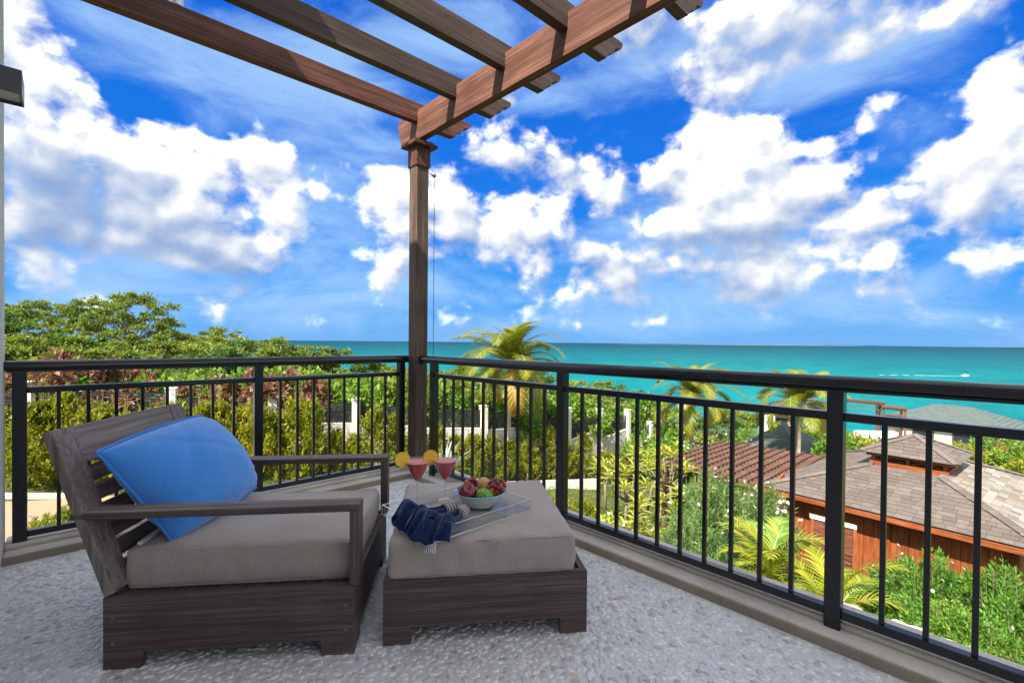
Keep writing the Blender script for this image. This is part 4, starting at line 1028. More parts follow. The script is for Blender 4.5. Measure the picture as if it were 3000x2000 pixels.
# ============ VEGETATION ============
def leaf_quads(Cn, dirs, nrm, L, Wd):
    """kite leaves: centre base Cn, direction dirs, normal nrm, arrays"""
    d = dirs/np.linalg.norm(dirs, axis=1, keepdims=True); s = np.cross(d, nrm); s /= np.linalg.norm(s, axis=1, keepdims=True)+1e-9; n = np.cross(s, d)
    L = L[:, None]; Wd = Wd[:, None]
    v0 = Cn; v1 = Cn+d*L*.45+s*Wd*.5+n*Wd*.12; v2 = Cn+d*L; v3 = Cn+d*L*.45-s*Wd*.5+n*Wd*.12
    return np.stack([v0, v1, v2, v3], 1).reshape(-1, 3)
def quads(n): return np.arange(n*4).reshape(-1, 4)
def leaf_mesh(name, V, m): return mesh_np(name, V, quads(len(V)//4), m)
def unit(n): v = rng.normal(size=(n, 3)); return v/np.linalg.norm(v, axis=1, keepdims=True)
def crown_pts(R, Hh, nc, seed, flat=.5, spread=1.0):
    g = np.random.default_rng(seed); cs = []
    for i in range(nc):
        a = g.random()*2*math.pi; el = math.asin(g.random()*1.25-.25 if g.random() < .9 else .9); rr = .45+.55*g.random()**.5
        cs.append((math.cos(a)*math.cos(el)*R*rr*spread, math.sin(a)*math.cos(el)*R*rr*spread, Hh*(.5+.5*math.sin(el)*rr+.10*g.normal())))
    return np.array(cs)
def tree_proto(kind, R, Hc, z0, nc, nl, ls, seed, m, cr=.30, flat=.55):
    g = np.random.default_rng(seed); cs = crown_pts(R, Hc, nc, seed); V = []
    # small twig clumps: leaves sit on short twigs radiating from each clump centre
    for c in cs:
        r = R*cr*(.6+.7*g.random()); k = int(nl*(.6+.8*g.random())); nt_ = max(6, k//9)
        tw = g.normal(size=(nt_, 3)); tw /= np.linalg.norm(tw, axis=1, keepdims=True); tw[:, 2] = np.abs(tw[:, 2])*.9-.15
        L = r*(.6+.5*g.random(nt_)); ti = g.integers(0, nt_, k); f = g.random(k)**.6
        P = c+tw[ti]*(L[ti]*f)[:, None]*np.array([1, 1, flat]); P += g.normal(size=(k, 3))*r*.07
        dd = tw[ti]*.8+g.normal(size=(k, 3))*.7; nn = g.normal(size=(k, 3))*.55+np.array([0, 0, 1.0])
        l = ls*(.6+.8*g.random(k)); V.append(leaf_quads(P, dd, nn, l, l*(.42+.2*g.random(k))))
    V = np.vstack(V); V[:, 2] += z0
    crown = leaf_mesh('crown', V, m)
    mb = MB(); base = Vector((0, 0, -.6)); top = Vector((g.normal()*.2*R*.3, g.normal()*.2*R*.3, z0+Hc*.25)); rad = .022*R+.03
    mb.tube([base, base.lerp(top, .5)+Vector((g.normal()*.08*R, g.normal()*.08*R, 0)), top], [rad*1.3, rad, rad*.75], 7)
    for c in cs[g.permutation(len(cs))[:min(12, nc)]]:
        e = Vector((c[0], c[1], c[2]+z0-.05)); mid = top.lerp(e, .5)+Vector((0, 0, -.05*R)); mb.tube([top, mid, e], [rad*.6, rad*.35, rad*.1], 5)
    tm = bpy.data.meshes.new('trunk'); tm.from_pydata([tuple(v) for v in mb.v], [], mb.f); tm.materials.append(M['trunk_bark'])
    return crown, tm
def place(protos, name, label, cat, x, y, s, rz, group=None, z=None, sz=None, parts=('crown', 'trunk')):
    t = thing(name, label, cat, (x, y, H1(x, y)-.05 if z is None else z), rz, group); t.scale = (s, s, sz or s)
    for n_, me in zip(parts, protos): link(n_, me, t)
    return t
TA = [tree_proto(0, 2.6, 2.6, 1.3, 40, 260, .19, 11+i, ['tree_leaf', 'tree_leaf', 'dark_tree_leaf', 'tree_leaf'][i], .30, .5) for i in range(4)]
TF = [tree_proto(0, 2.3, 3.2, .9, 60, 240, .12, 31+i, 'tree_leaf', .22, .55) for i in range(2)]       # feathery, layered
TB = [tree_proto(0, 1.5, 1.7, .3, 22, 170, .17, 51+i, ['tree_leaf', 'dark_tree_leaf', 'shrub_leaf'][i], .36, .8) for i in range(3)]
TC = [tree_proto(0, 1.3, 1.5, .4, 20, 130, .17, 71, 'copper_leaf', .34, .8)]
hill = [ # px, D, variant, top py, label
 (20, 34, TF[1], 695, 'broad bushy tree at the far left above the railing, beside the stucco wall'),
 (110, 40, TF[0], 692, 'feathery spreading tree on the skyline left of the tallest tree'),
 (210, 38, TF[1], 690, 'feathery spreading tree on the skyline just left of the tallest open tree'),
 (300, 36, TF[0], 668, 'tallest tree on the skyline with an open airy crown above the armchair'),
 (362, 40, TF[1], 728, 'feathery tree sloping down to the right of the tallest tree'),
 (430, 42, TF[0], 772, 'rounded tree right of the tallest tree, low on the skyline'),
 (510, 40, TF[1], 752, 'feathery tree peak on the skyline between the tallest tree and the sea'),
 (560, 36, TA[3], 768, 'yellow green bushy tree where the hill meets the sea horizon'),
 (640, 40, TA[2], 792, 'dark green bushy tree in front of the sea, left of the wooden post'),
 (705, 42, TA[0], 792, 'bushy tree in front of the sea, second to the left of the wooden post'),
 (765, 44, TA[1], 800, 'bushy tree with twiggy top, last to show above the left railing'),
 (-60, 30, TA[2], 690, 'dark tree partly hidden by the stucco wall at the left edge'),
 (60, 26, TA[3], 760, 'bushy tree behind the copper leaved shrub at the left'),
 (170, 28, TA[2], 765, 'dense dark green tree behind the copper leaved shrub'),
 (330, 28, TF[1], 765, 'feathery tree rising behind the middle of the left railing'),
 (420, 30, TA[0], 780, 'bushy green tree behind the fence above the blue pillow'),
 (850, 44, TA[2], 838, 'bushy tree behind the fence left of the wooden post'),
 (930, 42, TA[0], 842, 'bushy tree directly behind the wooden post'),
 (1040, 44, TA[1], 845, 'bushy tree on the slope right of the wooden post'),
 (1120, 46, TA[3], 850, 'bushy tree on the slope behind the nearest coconut palm'),
 (1230, 44, TA[2], 858, 'dark bushy tree on the slope right of the nearest coconut palm'),
 (1315, 50, TA[0], 878, 'rounded tree against the turquoise sea, beside the thick middle railing post'),
 (1375, 52, TA[1], 882, 'small rounded tree against the sea, second right of the middle railing post'),
 (1430, 54, TA[2], 893, 'last tree of the slope against the sea, above the fence end'),
 (1490, 48, TA[0], 925, 'bushy tree behind the lower end of the fence'),
 (1550, 46, TA[3], 940, 'bushy tree left of the middle coconut palm'),
 (1650, 42, TA[2], 950, 'bushy tree right of the middle coconut palm'),
 (1690, 52, TA[1], 940, 'bushy tree left of the far grey roof')]
for px, D, pr, py, lab in hill:
    x, y = atg(px, D); g = H1(x, y)-.3; top = at(px, py-(4 if px < 500 else 4 if px < 1000 else 10), D).z; me = pr[0]
    h0 = max(v.co.z for v in me.vertices) if 'hh' not in me else me['hh']; me['hh'] = h0
    s = max(.75, (top-g)/h0); s2 = min(max(s, .9), 1.2)
    place(pr, 'tree', lab, 'tree', x, y, s2, rng.random()*6.28, 'trees on the slope behind the fence', z=g, sz=s)
# undergrowth shrubs between the trees
def shrub_row(lst, pr, name, labelf, cat, group):
    for i, (px, D, py) in enumerate(lst):
        x, y = atg(px, D); g = H1(x, y)-.15; top = at(px, py, D).z; p = pr[i % len(pr)]; me = p[0]
        if 'hh' not in me: me['hh'] = max(v.co.z for v in me.vertices)
        s = max(.35, (top-g)/me['hh']); place(p, name, labelf(i), cat, x, y, min(max(s, .8), 1.35), rng.random()*6.28, group, z=g, sz=s)
def fenceD(px): return float(np.interp(px, [p[0] for p in PILL], [p[1] for p in PILL]))
rowA = []
for k in range(30):
    px = -60+k*53; D = fenceD(px)+3.2+1.6*math.sin(k*2.1); base = 838 if px < 560 else 838+(px-560)*.075
    rowA.append((px, D, base+14*math.sin(k*1.7)))
shrub_row(rowA, TB, 'bush', lambda i: 'green wild bush behind the fence, %s from the left' % ORD[i], 'bush', 'wild bushes just behind the fence')
rowB = []
for k in range(24):
    px = -30+k*66; D = fenceD(px)+9+2.5*math.sin(k*1.3); base = 802 if px < 500 else 830+(px-500)*.085
    rowB.append((px, D, base+10*math.sin(k*2.9)))
shrub_row(rowB, TA[:3], 'tree', lambda i: 'low bushy tree of the second row up the slope, %s from the left' % ORD[i], 'tree', 'second row of trees on the slope')
shrub_row([(95, 18.8, 822), (185, 18.8, 798), (240, 20.5, 815), (330, 19.6, 862), (400, 19.9, 872), (540, 20.6, 856), (605, 21, 840), (650, 21.4, 838), (690, 21.6, 880)], TC, 'copper_shrub', lambda i: [
 'copper red leaved shrub at the far left above the railing', 'largest copper red leaved shrub, rising over the left railing', 'copper red shrub just right of the largest one', 'copper red shrub low behind the armchair back',
 'small copper shrub above the armchair back corner', 'copper shrub left of the middle post of the left railing', 'copper shrub behind the middle post of the left railing', 'copper shrub just right of the middle post of the left railing', 'small copper sprig right of the fence pillar'][i], 'shrub', 'copper leaved shrubs by the fence')
def undergrowth():
    n = 90000; px = rng.random(n)*2100-120; D = 19+rng.random(n)**.8*50; lat = (px-1176)/1083.5
    X = D*(FW[0]+lat*RT0[0]); Y = D*(FW[1]+lat*RT0[1])
    Z = np.zeros(n)
    for i in range(0, n, 20000): Z[i:i+20000] = hgt(X[i:i+20000], Y[i:i+20000])
    keep = D > np.interp(px, [p[0] for p in PILL], [p[1] for p in PILL])+1.6
    hgtn = np.array([mnoise.noise((x*.3, y*.3, 3)) for x, y in zip(X, Y)])
    Z += rng.random(n)**.6*(.7+.9*np.clip(hgtn+.4, 0, 1)); P = np.stack([X, Y, Z], 1)[keep]; k = len(P)
    l = .16+.16*rng.random(k); dd = rng.normal(size=(k, 3)); dd[:, 2] = np.abs(dd[:, 2])
    o = link('undergrowth', leaf_mesh('undergrowth', leaf_quads(P, dd, rng.normal(size=(k, 3))*.6+np.array([0, 0, 1]), l, l*.55), 'tree_leaf')); o['kind'] = 'stuff'; o['label'] = 'dense green scrub covering the slope between the trees'
undergrowth()
def groundcover():
    n = 90000; px = rng.random(n)*2600-100; D = 6+rng.random(n)**.8*20; lat = (px-1176)/1083.5
    X = D*(FW[0]+lat*RT0[0]); Y = D*(FW[1]+lat*RT0[1]); Z = np.concatenate([hgt(X[i:i+15000], Y[i:i+15000]) for i in range(0, n, 15000)])
    nz = np.array([mnoise.noise((x*.55, y*.55, 7)) for x, y in zip(X, Y)])
    onpath = (px < 720) & (D > 11.7) & (D < 18.4)
    keep = ((nz > -.22) | (px > 1500)) & ~onpath; P = np.stack([X, Y, Z+rng.random(n)*(.10+.35*np.clip(nz, 0, 1))], 1)[keep]; k = len(P); l = .05+.06*rng.random(k)
    dd = rng.normal(size=(k, 3)); dd[:, 2] = np.abs(dd[:, 2])+.3
    o = link('ground_cover', leaf_mesh('ground_cover', leaf_quads(P, dd, rng.normal(size=(k, 3))*.6+np.array([0, 0, 1]), l, l*.45), 'shrub_leaf')); o['kind'] = 'stuff'; o['label'] = 'grass and creeping ground cover over the garden slope'
groundcover()
# --- hedge of upright yellow green shrubs ---
def hedge_proto(seed, Hh=2.6, R=.62, m='hedge_leaf', ns=64):
    g = np.random.default_rng(seed); V = []; mb = MB()
    for s in range(ns):
        a = g.random()*6.28; z = g.random()**.8*Hh*.86; r = R*(1-(z/Hh)**1.6)*(.75+.4*g.random())
        b0 = np.array([math.cos(a)*r*.25, math.sin(a)*r*.25, z]); e = np.array([math.cos(a)*r, math.sin(a)*r, z+r*(.55+.8*g.random())])
        k = 40; f = g.random(k)**.7; P = b0+(e-b0)*f[:, None]; d = (e-b0)/np.linalg.norm(e-b0)
        sd = g.normal(size=(k, 3)); dd = d*.9+sd*.55; l = .075+.07*g.random(k); V.append(leaf_quads(P+g.normal(size=(k, 3))*.035, dd, g.normal(size=(k, 3))*.5+np.array([0, 0, 1]), l, l*.45))
        if s % 4 == 0: mb.tube([Vector((0, 0, z*.7)), Vector(b0), Vector(e)], [.012, .008, .003], 4)
    for s in range(7):   # leading shoots
        a = g.random()*6.28; r = R*.45*g.random(); zt = Hh*(.92+.22*g.random()); b0 = np.array([math.cos(a)*r*.5, math.sin(a)*r*.5, Hh*.6]); e = np.array([math.cos(a)*r*1.3, math.sin(a)*r*1.3, zt])
        k = 60; f = g.random(k); P = b0+(e-b0)*f[:, None]; sd = g.normal(size=(k, 3)); l = (.06+.07*g.random(k))*(1.1-.5*f); V.append(leaf_quads(P, sd*.8+np.array([0, 0, .5]), g.normal(size=(k, 3))+np.array([0, 0, 1]), l, l*.4))
        mb.tube([Vector(b0), Vector(e)], [.008, .003], 4)
    mb.tube([Vector((0, 0, -.2)), Vector((0, 0, Hh*.5)), Vector((.03, 0, Hh*.85))], [.035, .022, .008], 6)
    tm = bpy.data.meshes.new('stem'); tm.from_pydata([tuple(v) for v in mb.v], [], mb.f); tm.materials.append(M['brown_stem'])
    return leaf_mesh('foliage', np.vstack(V), m), tm
HP = [hedge_proto(101+i, 2.5, .78, 'hedge_leaf', 96) for i in range(4)]
hx = []
tops = [(-60, 890), (0, 905), (60, 905), (110, 888), (150, 878), (200, 915), (235, 905), (290, 925), (345, 915), (400, 900), (460, 905), (505, 895), (550, 915), (590, 900), (640, 930), (680, 890), (720, 905), (770, 970), (815, 985), (860, 915), (910, 935), (960, 950), (1005, 960), (1050, 985), (1090, 985), (1130, 985), (1170, 1000), (1215, 1005), (1262, 968), (1300, 1000), (1345, 985), (1395, 1030), (1440, 1035)]
for i, (px, py) in enumerate(tops):
    D = float(np.interp(px, [-100, 0, 300, 600, 900, 1200, 1375, 1500], [15.2, 15.2, 16.2, 18.0, 20.0, 22.0, 23.4, 24.2]))+.62+.2*math.sin(i*2.3)
    x, y = atg(px, D); g = CAMH-(.322 if px < 300 else .322+(.288-.322)*(px-300)/900)*D; g -= .35; top = at(px, py, D).z; s = min(max((top-g)/2.6, .55), 1.9)
    place(HP[i % 4], 'hedge_shrub', 'upright yellow green hedge shrub in the row before the fence, %s from left' % (ORD[i] if i < 30 else ['thirty-first', 'thirty-second', 'rightmost'][i-30]), 'hedge plant', x, y, 1.0+.25*(s-1), rng.random()*6.28, 'hedge shrubs in front of the fence', z=g, sz=s, parts=('foliage', 'stem'))
# --- palms ---
def frond_mesh(L, drop, nl, ll, m, seed, vee=.5, wid=.035, up=.45):
    g = np.random.default_rng(seed); pts = []; p = np.array([0, 0, 0.]); a = math.atan(up)+.35
    n = 16
    for i in range(n+1):
        pts.append(p.copy()); p = p+np.array([math.cos(a), 0, math.sin(a)])*L/n; a -= drop/n*(.5+1.2*i/n)
    pts = np.array(pts); V = []
    for i in range(nl):
        f = .12+.88*i/(nl-1); q = f*n; k = min(int(q), n-1); t = q-k; c = pts[k]*(1-t)+pts[k+1]*t; d = pts[k+1]-pts[k]; d /= np.linalg.norm(d)
        l = ll*math.sin(math.pi*min(1, .12+f*.86))**.6*(.85+.3*g.random())
        for sgn in (-1, 1):
            side = np.array([0, sgn, 0.]); nup = np.cross(d, side)*sgn*-1; nup = nup if nup[2] > 0 else -nup
            out = side*.85+d*(.55+.5*f)+nup*vee*.35; out /= np.linalg.norm(out); droopv = np.array([0, 0, -1.])
            segs = 3; prev = c; dirv = out; s_ = np.cross(dirv, nup); s_ /= np.linalg.norm(s_)
            ws = [wid, wid*1.0, wid*.6, .002]; hang = .35+.5*g.random()
            P0 = [prev]; 
            for j in range(segs): dirv = dirv+droopv*hang*(j+.5)/segs*.7; dirv /= np.linalg.norm(dirv); prev = prev+dirv*l/segs; P0.append(prev)
            for j in range(segs):
                V += [P0[j]+s_*ws[j]/2, P0[j]-s_*ws[j]/2, P0[j+1]-s_*ws[j+1]/2, P0[j+1]+s_*ws[j+1]/2]
    lf = leaf_mesh('leaflets', np.array(V), m)
    # islands per leaflet are three quads: weld
    bm = bmesh.new(); bm.from_mesh(lf); bmesh.ops.remove_doubles(bm, verts=bm.verts, dist=.0001); bm.to_mesh(lf); bm.free()
    mb = MB().tube([Vector(p) for p in pts], [.022*(1-.85*i/n) for i in range(n+1)], 5)
    rm = bpy.data.meshes.new('midrib'); rm.from_pydata([tuple(v) for v in mb.v], [], mb.f); rm.materials.append(M['palm_bark' if m != 'areca_leaf' else 'areca_leaf'])
    return lf, rm
FR = [frond_mesh(3.3, 1.9, 72, .80, 'palm_leaf', 1, .5, .034), frond_mesh(3.1, 2.4, 68, .80, 'palm_leaf', 2, .5, .034), frond_mesh(2.9, 1.4, 64, .72, 'palm_leaf', 3, .5, .034), frond_mesh(2.9, 2.7, 60, .7, 'yellow_frond', 4, .5, .034)]
def palm(name, label, px, D, crown_py, nf, seed, scale=1.0, base_py=None, lean=0, group=None, wind=.0):
    g = np.random.default_rng(seed); c = at(px, crown_py, D); gz = H1(c.x, c.y)-.3
    t = thing(name, label, 'palm tree', (c.x, c.y, gz), 0, group); Hh = c.z-gz
    mb = MB(); pts = []; rad = []
    for i in range(28):
        f = i/27; pts.append((lean*(math.sin(f*1.57)-1)*.8, 0, Hh*f)); rad.append((.13-.05*f+(.05 if i == 0 else 0))*scale*(1+.06*(i % 2)))
    pts = [(p[0]*RT0[0], p[0]*RT0[1], p[2]) for p in pts]
    mb.tube(pts, rad, 9).build('trunk', 'palm_bark', t, smooth=True)
    for i in range(nf):
        f = i/(nf-1); az = i*2.39996+g.random()*.4; tilt = math.radians(-58+105*f**1.1)   # young fronds up, old ones hanging
        k = 3 if (f > .93) else int(g.integers(0, 3)); lf, rm = FR[k]
        fr = link('frond', lf, t, (0, 0, Hh-.05), (0, 0, 0)); s = scale*(.85+.25*g.random())*(.8 if f < .15 else 1)
        w = Vector((RT0[0], RT0[1], 0))*wind
        q = Matrix.Rotation(az, 4, 'Z') @ Matrix.Rotation(tilt+.1, 4, 'Y') @ Matrix.Rotation(g.normal()*.25, 4, 'X')
        fr.matrix_local = Matrix.Translation((0, 0, Hh-.05)) @ q @ Matrix.Scale(s, 4); link('midrib', rm, fr)
    return t
palm('coconut_palm', 'coconut palm right of the wooden post with its crown above the railing', 1172, 22.5, 838, 34, 5, 1.08, lean=.3)
palm('coconut_palm', 'coconut palm beside the lattice pergola, in the middle of the three', 1588, 26, 915, 30, 9, .96, lean=-.2)
palm('coconut_palm', 'coconut palm in front of the far grey roof, rightmost of the three', 1838, 25, 926, 30, 14, 1.0, lean=.2)
# areca palms close to the terrace
AR = [frond_mesh(1.5, 1.5, 26, .42, 'areca_leaf', 11, .9, .034, .9), frond_mesh(1.25, 1.9, 22, .40, 'areca_leaf', 12, .9, .036, .9), frond_mesh(1.1, 1.0, 20, .34, 'shrub_leaf', 13, .9, .034, .9)]
def areca(label, px, D, base_z, nf, seed, s0):
    g = np.random.default_rng(seed); x, y = atg(px, D); t = thing('areca_palm', label, 'palm', (x, y, base_z), 0, None)
    mb = MB()
    for i in range(nf):
        az = i*2.4+g.random()*.5; tilt = math.radians(-28+g.random()*50); lf, rm = AR[int(g.integers(0, 3))]
        fr = link('frond', lf, t); s = s0*(.8+.4*g.random()); h = .1+.7*g.random()
        fr.matrix_local = Matrix.Translation((0, 0, h)) @ Matrix.Rotation(az, 4, 'Z') @ Matrix.Rotation(tilt, 4, 'Y') @ Matrix.Scale(s, 4); link('midrib', rm, fr)
        if i % 3 == 0: mb.tube([(g.normal()*.06, g.normal()*.06, -.4), (0, 0, h+.05)], [.03, .022], 6)
    mb.build('stems', 'areca_leaf', t)
areca('yellow green areca palm below the railing, left of the thick right railing post', 1775, 8.9, -3.7, 17, 3, 1.0)
areca('areca palm with drooping yellow fronds behind the thick right railing post', 1925, 7.9, -4.0, 15, 8, .95)
areca('areca palm tuft at the far right edge of the garden', 2380, 7.2, -4.3, 10, 12, .8)
# --- agave like tuft behind corner balusters ---
def tuft(label, px, D, base_z, n, L, wd, m, seed, name='agave', cat='plant', lab='blade'):
    g = np.random.default_rng(seed); x, y = atg(px, D); t = thing(name, label, cat, (x, y, base_z))
    V = [];
    for k in range(6):
        f = k/5; V.append((f*L, wd*(.6+.4*math.sin(f*2.6))*(1-f**3)/2+.001, .25*L*f*f*-1+.02)); V.append((f*L, -wd*(.6+.4*math.sin(f*2.6))*(1-f**3)/2-.001, -.25*L*f*f+.02))
    F = [(2*k, 2*k+1, 2*k+3, 2*k+2) for k in range(5)]; me = mesh_np(lab, V, F, m)
    for i in range(n):
        o = link(lab, me, t); o.matrix_local = Matrix.Rotation(i*2.4, 4, 'Z') @ Matrix.Rotation(-math.radians(15+65*g.random()), 4, 'Y') @ Matrix.Scale(.7+.5*g.random(), 4)
tuft('grey green spiky agave behind the balusters at the terrace corner', 1022, 14.5, at(1022, 1090, 14.5).z, 40, 1.0, .06, 'agave_leaf', 4)
# --- plumeria ---
def plum_leaf():
    V = []; F = []; L = .40
    for k in range(7):
        f = k/6; w = .085*math.sin(math.pi*min(1, f*.93+.06))**.8; z = .10*f-.20*f*f
        V += [(f*L, -w/2, z+.012), (f*L, 0, z), (f*L, w/2, z+.012)]
    for k in range(6):
        for j in range(2): a = k*3+j; F.append((a, a+3, a+4, a+1))
    return mesh_np('leaf', V, F, 'plumeria_leaf')
PLF = plum_leaf()
def petal_mesh(m, r=.03):
    V = []
    for k in range(5):
        a = k*2*math.pi/5; d = np.array([math.cos(a), math.sin(a), .35]); s = np.array([-math.sin(a), math.cos(a), 0]); V += [np.zeros(3), d*r*.6+s*r*.4, d*r*1.1, d*r*.6-s*r*.4]
    return leaf_mesh('flower', np.array(V), m)
FLP, FLR, FLW = petal_mesh('pink_petal', .05), petal_mesh('red_petal', .035), petal_mesh('white_petal', .04)
def plumeria(label, px, D, base_z, tips, seed, hh):
    g = np.random.default_rng(seed); x, y = atg(px, D); t = thing('plumeria', label, 'plumeria shrub', (x, y, base_z)); mb = MB(); fork = Vector((g.normal()*.08, g.normal()*.08, hh*.35))
    mb.tube([(0, 0, -.5), fork*.5, fork], [.05, .042, .038], 7)
    for i in range(tips):
        a = i*2.4+g.random()*.6; r = (.25+.75*g.random())*hh*.42; e = Vector((math.cos(a)*r, math.sin(a)*r, hh*(.62+.4*g.random()))); mid = fork.lerp(e, .5)+Vector((math.cos(a)*.10, math.sin(a)*.10, -.06))
        mb.tube([fork, mid, e], [.030, .024, .020], 6)
        nl = 13
        for k in range(nl):
            o = link('leaf', PLF, t); el = math.radians(-8-55*(k/nl)); s = .75+.45*g.random()
            o.matrix_local = Matrix.Translation(e+Vector((0, 0, -.09+.11*k/nl))) @ Matrix.Rotation(k*2.4+g.random()*.3, 4, 'Z') @ Matrix.Rotation(el, 4, 'Y') @ Matrix.Scale(s, 4)
        if g.random() < .45:
            for q in range(3):
                o = link('flower', FLW, t, e+Vector((g.normal()*.05, g.normal()*.05, .10+.03*q)), (g.normal()*.5, g.normal()*.5, 0))
    mb.build('stem', 'brown_stem', t, smooth=True)
for (px, D, tp, hh, tips, sd_, lab) in [
    (1395, 17.5, 1052, 1.5, 7, 1, 'plumeria with yellow green leaves nearest the thick middle railing post, in front of the planter wall'),
    (1440, 14.5, 1075, 1.6, 7, 2, 'plumeria between the second and third balusters right of the middle railing post'),
    (1492, 16.5, 1035, 1.6, 7, 3, 'plumeria clump left of the lattice pergola'),
    (1545, 15.0, 1035, 1.7, 8, 4, 'tallest plumeria with bare forked grey stems below the lattice pergola'),
    (1420, 12.2, 1190, 1.2, 7, 5, 'low plumeria above the bottom rail, near the ottoman corner'),
    (1515, 12.4, 1160, 1.7, 7, 6, 'plumeria with long grey stems in the lower middle of the garden'),
    (1585, 13.2, 1120, 1.4, 6, 7, 'plumeria half hidden behind the big oleander'),
    (1470, 10.6, 1270, 1.2, 6, 8, 'small plumeria just over the bottom rail, in the lower middle')]:
    zt = at(px, tp, D).z; plumeria(lab if len(lab.split()) <= 16 else ' '.join(lab.split()[:16]), px, D, zt-hh, tips, sd_, hh)
# --- oleander and other bushes ---
def bush_proto(R, Hh, ns, nl, ll, lw, m, seed, upw=.9):
    g = np.random.default_rng(seed); V = []; mb = MB()
    for s in range(ns):
        a = g.random()*6.28; rr = R*g.random()**.6; top = np.array([math.cos(a)*rr, math.sin(a)*rr, Hh*(1-.55*(rr/R)**2)*(.72+.33*g.random())]); b0 = np.array([top[0]*.35, top[1]*.35, 0])
        mid = (b0+top)/2+np.array([math.cos(a), math.sin(a), 0])*.1*R
        k = nl; f = .25+.75*g.random(k)**.8; P = (b0*(1-f)[:, None]**2+2*mid*((1-f)*f)[:, None]+top*(f**2)[:, None]); d = top-b0; d /= np.linalg.norm(d)
        sd = g.normal(size=(k, 3)); sd /= np.linalg.norm(sd, axis=1, keepdims=True); dd = d*upw+sd; l = ll*(.7+.6*g.random(k)); V.append(leaf_quads(P+sd*.02, dd, g.normal(size=(k, 3)), l, lw*(.8+.4*g.random(k))))
        if s % 3 == 0: mb.tube([Vector(b0), Vector(mid), Vector(top)], [.014, .009, .004], 4)
    tm = bpy.data.meshes.new('stems'); tm.from_pydata([tuple(v) for v in mb.v], [], mb.f); tm.materials.append(M['brown_stem'])
    return leaf_mesh('foliage', np.vstack(V), m), tm
OP = [bush_proto(1.0, 1.9, 120, 75, .13, .022, 'oleander_leaf', 201+i) for i in range(2)]
FP = [bush_proto(.75, 1.25, 110, 85, .075, .024, 'fern_leaf', 211+i, 1.1) for i in range(3)]
SP = [bush_proto(.7, 1.1, 80, 60, .095, .045, 'shrub_leaf', 221+i, .6) for i in range(2)]
GP = [bush_proto(.7, 1.0, 80, 60, .09, .04, 'hedge_leaf', 231+i, .6) for i in range(2)]
def bush(pr, label, px, D, tp, h, wsc=1.0, flowers=0, fm=None, group=None, name='bush', cat='bush', seed=0, ph=None):
    g = np.random.default_rng(seed+int(px)); x, y = atg(px, D); zt = at(px, tp, D).z; me = pr[0]
    if 'hh' not in me: me['hh'] = max(v.co.z for v in me.vertices)
    t = thing(name, label, cat, (x, y, zt-h), g.random()*6.28, group); sz = h/me['hh']; 
    for n_, mm in zip(('foliage', 'stems'), pr): link(n_, mm, t, scale=(wsc, wsc, sz))
    for i in range(flowers):
        a = g.random()*6.28; r = wsc*g.random()**.5*.95; z = h*(1-.5*(r/wsc)**2)*(.80+.22*g.random())
        fs_ = .6 if pr in FP else 1.0; link('flower', fm, t, (math.cos(a)*r, math.sin(a)*r, z), (g.normal()*.7, g.normal()*.7, g.random()*6), (fs_, fs_, fs_))
bush(OP[0], 'large fine leaved oleander with pink flowers in front of the lattice pergola', 1640, 12.0, 1065, 2.6, 1.15, 16, FLP, name='oleander')
bush(OP[1], 'oleander with pale pink flowers between the lattice pergola and the shingled gazebo', 1755, 12.3, 1098, 2.3, 1.0, 34, FLP, name='oleander')
bush(OP[1], 'oleander filling the slope under the flowering ones, left of the areca palm', 1660, 10.0, 1215, 1.9, 1.0, 6, FLP, name='oleander')
bush(OP[0], 'grey green oleander low beside the leaning shutter', 1590, 10.8, 1150, 2.1, .9, 4, FLP, name='oleander')
bush(SP[0], 'leafy bush with pink flowers left of the lattice pergola', 1540, 20.5, 985, 2.6, 1.7, 26, FLP)
bush(SP[1], 'bright green climber with pink flowers at the far edge of the lattice pergola', 1680, 24.5, 985, 2.0, 1.6, 22, FLP)
bush(SP[0], 'dark green leafy bush beside the end of the fence', 1480, 25, 985, 2.8, 2.0, 8, FLP)
bush(SP[1], 'dark round bush below the middle coconut palm', 1540, 27, 960, 3.0, 1.8, 6, FLW)
bush(GP[0], 'low yellow green bush in front of the planter wall', 1290, 15.5, 1140, 1.0, .9)
bush(GP[1], 'small rounded shrub right of the middle railing post, near the planter wall', 1345, 16.0, 1140, .9, .8)
bush(GP[0], 'small orange tipped shrub on the path seen left of the armchair', 95, 9.4, 1178, .8, .62, 4, FLR)
bush(GP[1], 'little bush on the path beside the armchair arm', 165, 10.5, 1150, .6, .5)
fl = [(2085, 8.6, 1265, 1.5, 'ferny green bush right of the thick right railing post'), (2000, 8.8, 1330, 1.2, 'ferny bush low behind the thick right railing post'),
      (2150, 8.3, 1250, 1.6, 'tallest ferny green bush in front of the gazebo wall'), (2235, 8.0, 1300, 1.5, 'ferny bush second from the right edge under the gazebo eave'),
      (2320, 7.6, 1275, 1.7, 'ferny bush at the right edge of the picture'), (2190, 7.0, 1370, 1.2, 'reddish tinged ferny bush in front of the boulders at the lower right'), (2300, 6.6, 1400, 1.3, 'ferny bush lowest at the right edge'), (2080, 7.6, 1350, 1.1, 'ferny bush just above the boulders'), (2400, 6.9, 1340, 1.6, 'ferny bush cut by the right edge of the picture')]
for i, (px, D, tp, h, lab) in enumerate(fl): bush(FP[i % 3], lab, px, D, tp, h, 1.0, 3, FLR if i % 2 else FLP, 'ferny bushes below the terrace')
bush(GP[1], 'yellow green bush under the areca palms', 1850, 8.4, 1330, 1.2, .9, 10, FLR); bush(SP[0], 'leafy bush at the foot of the areca palms', 1700, 9.0, 1320, 1.1, .9, 7, FLR)
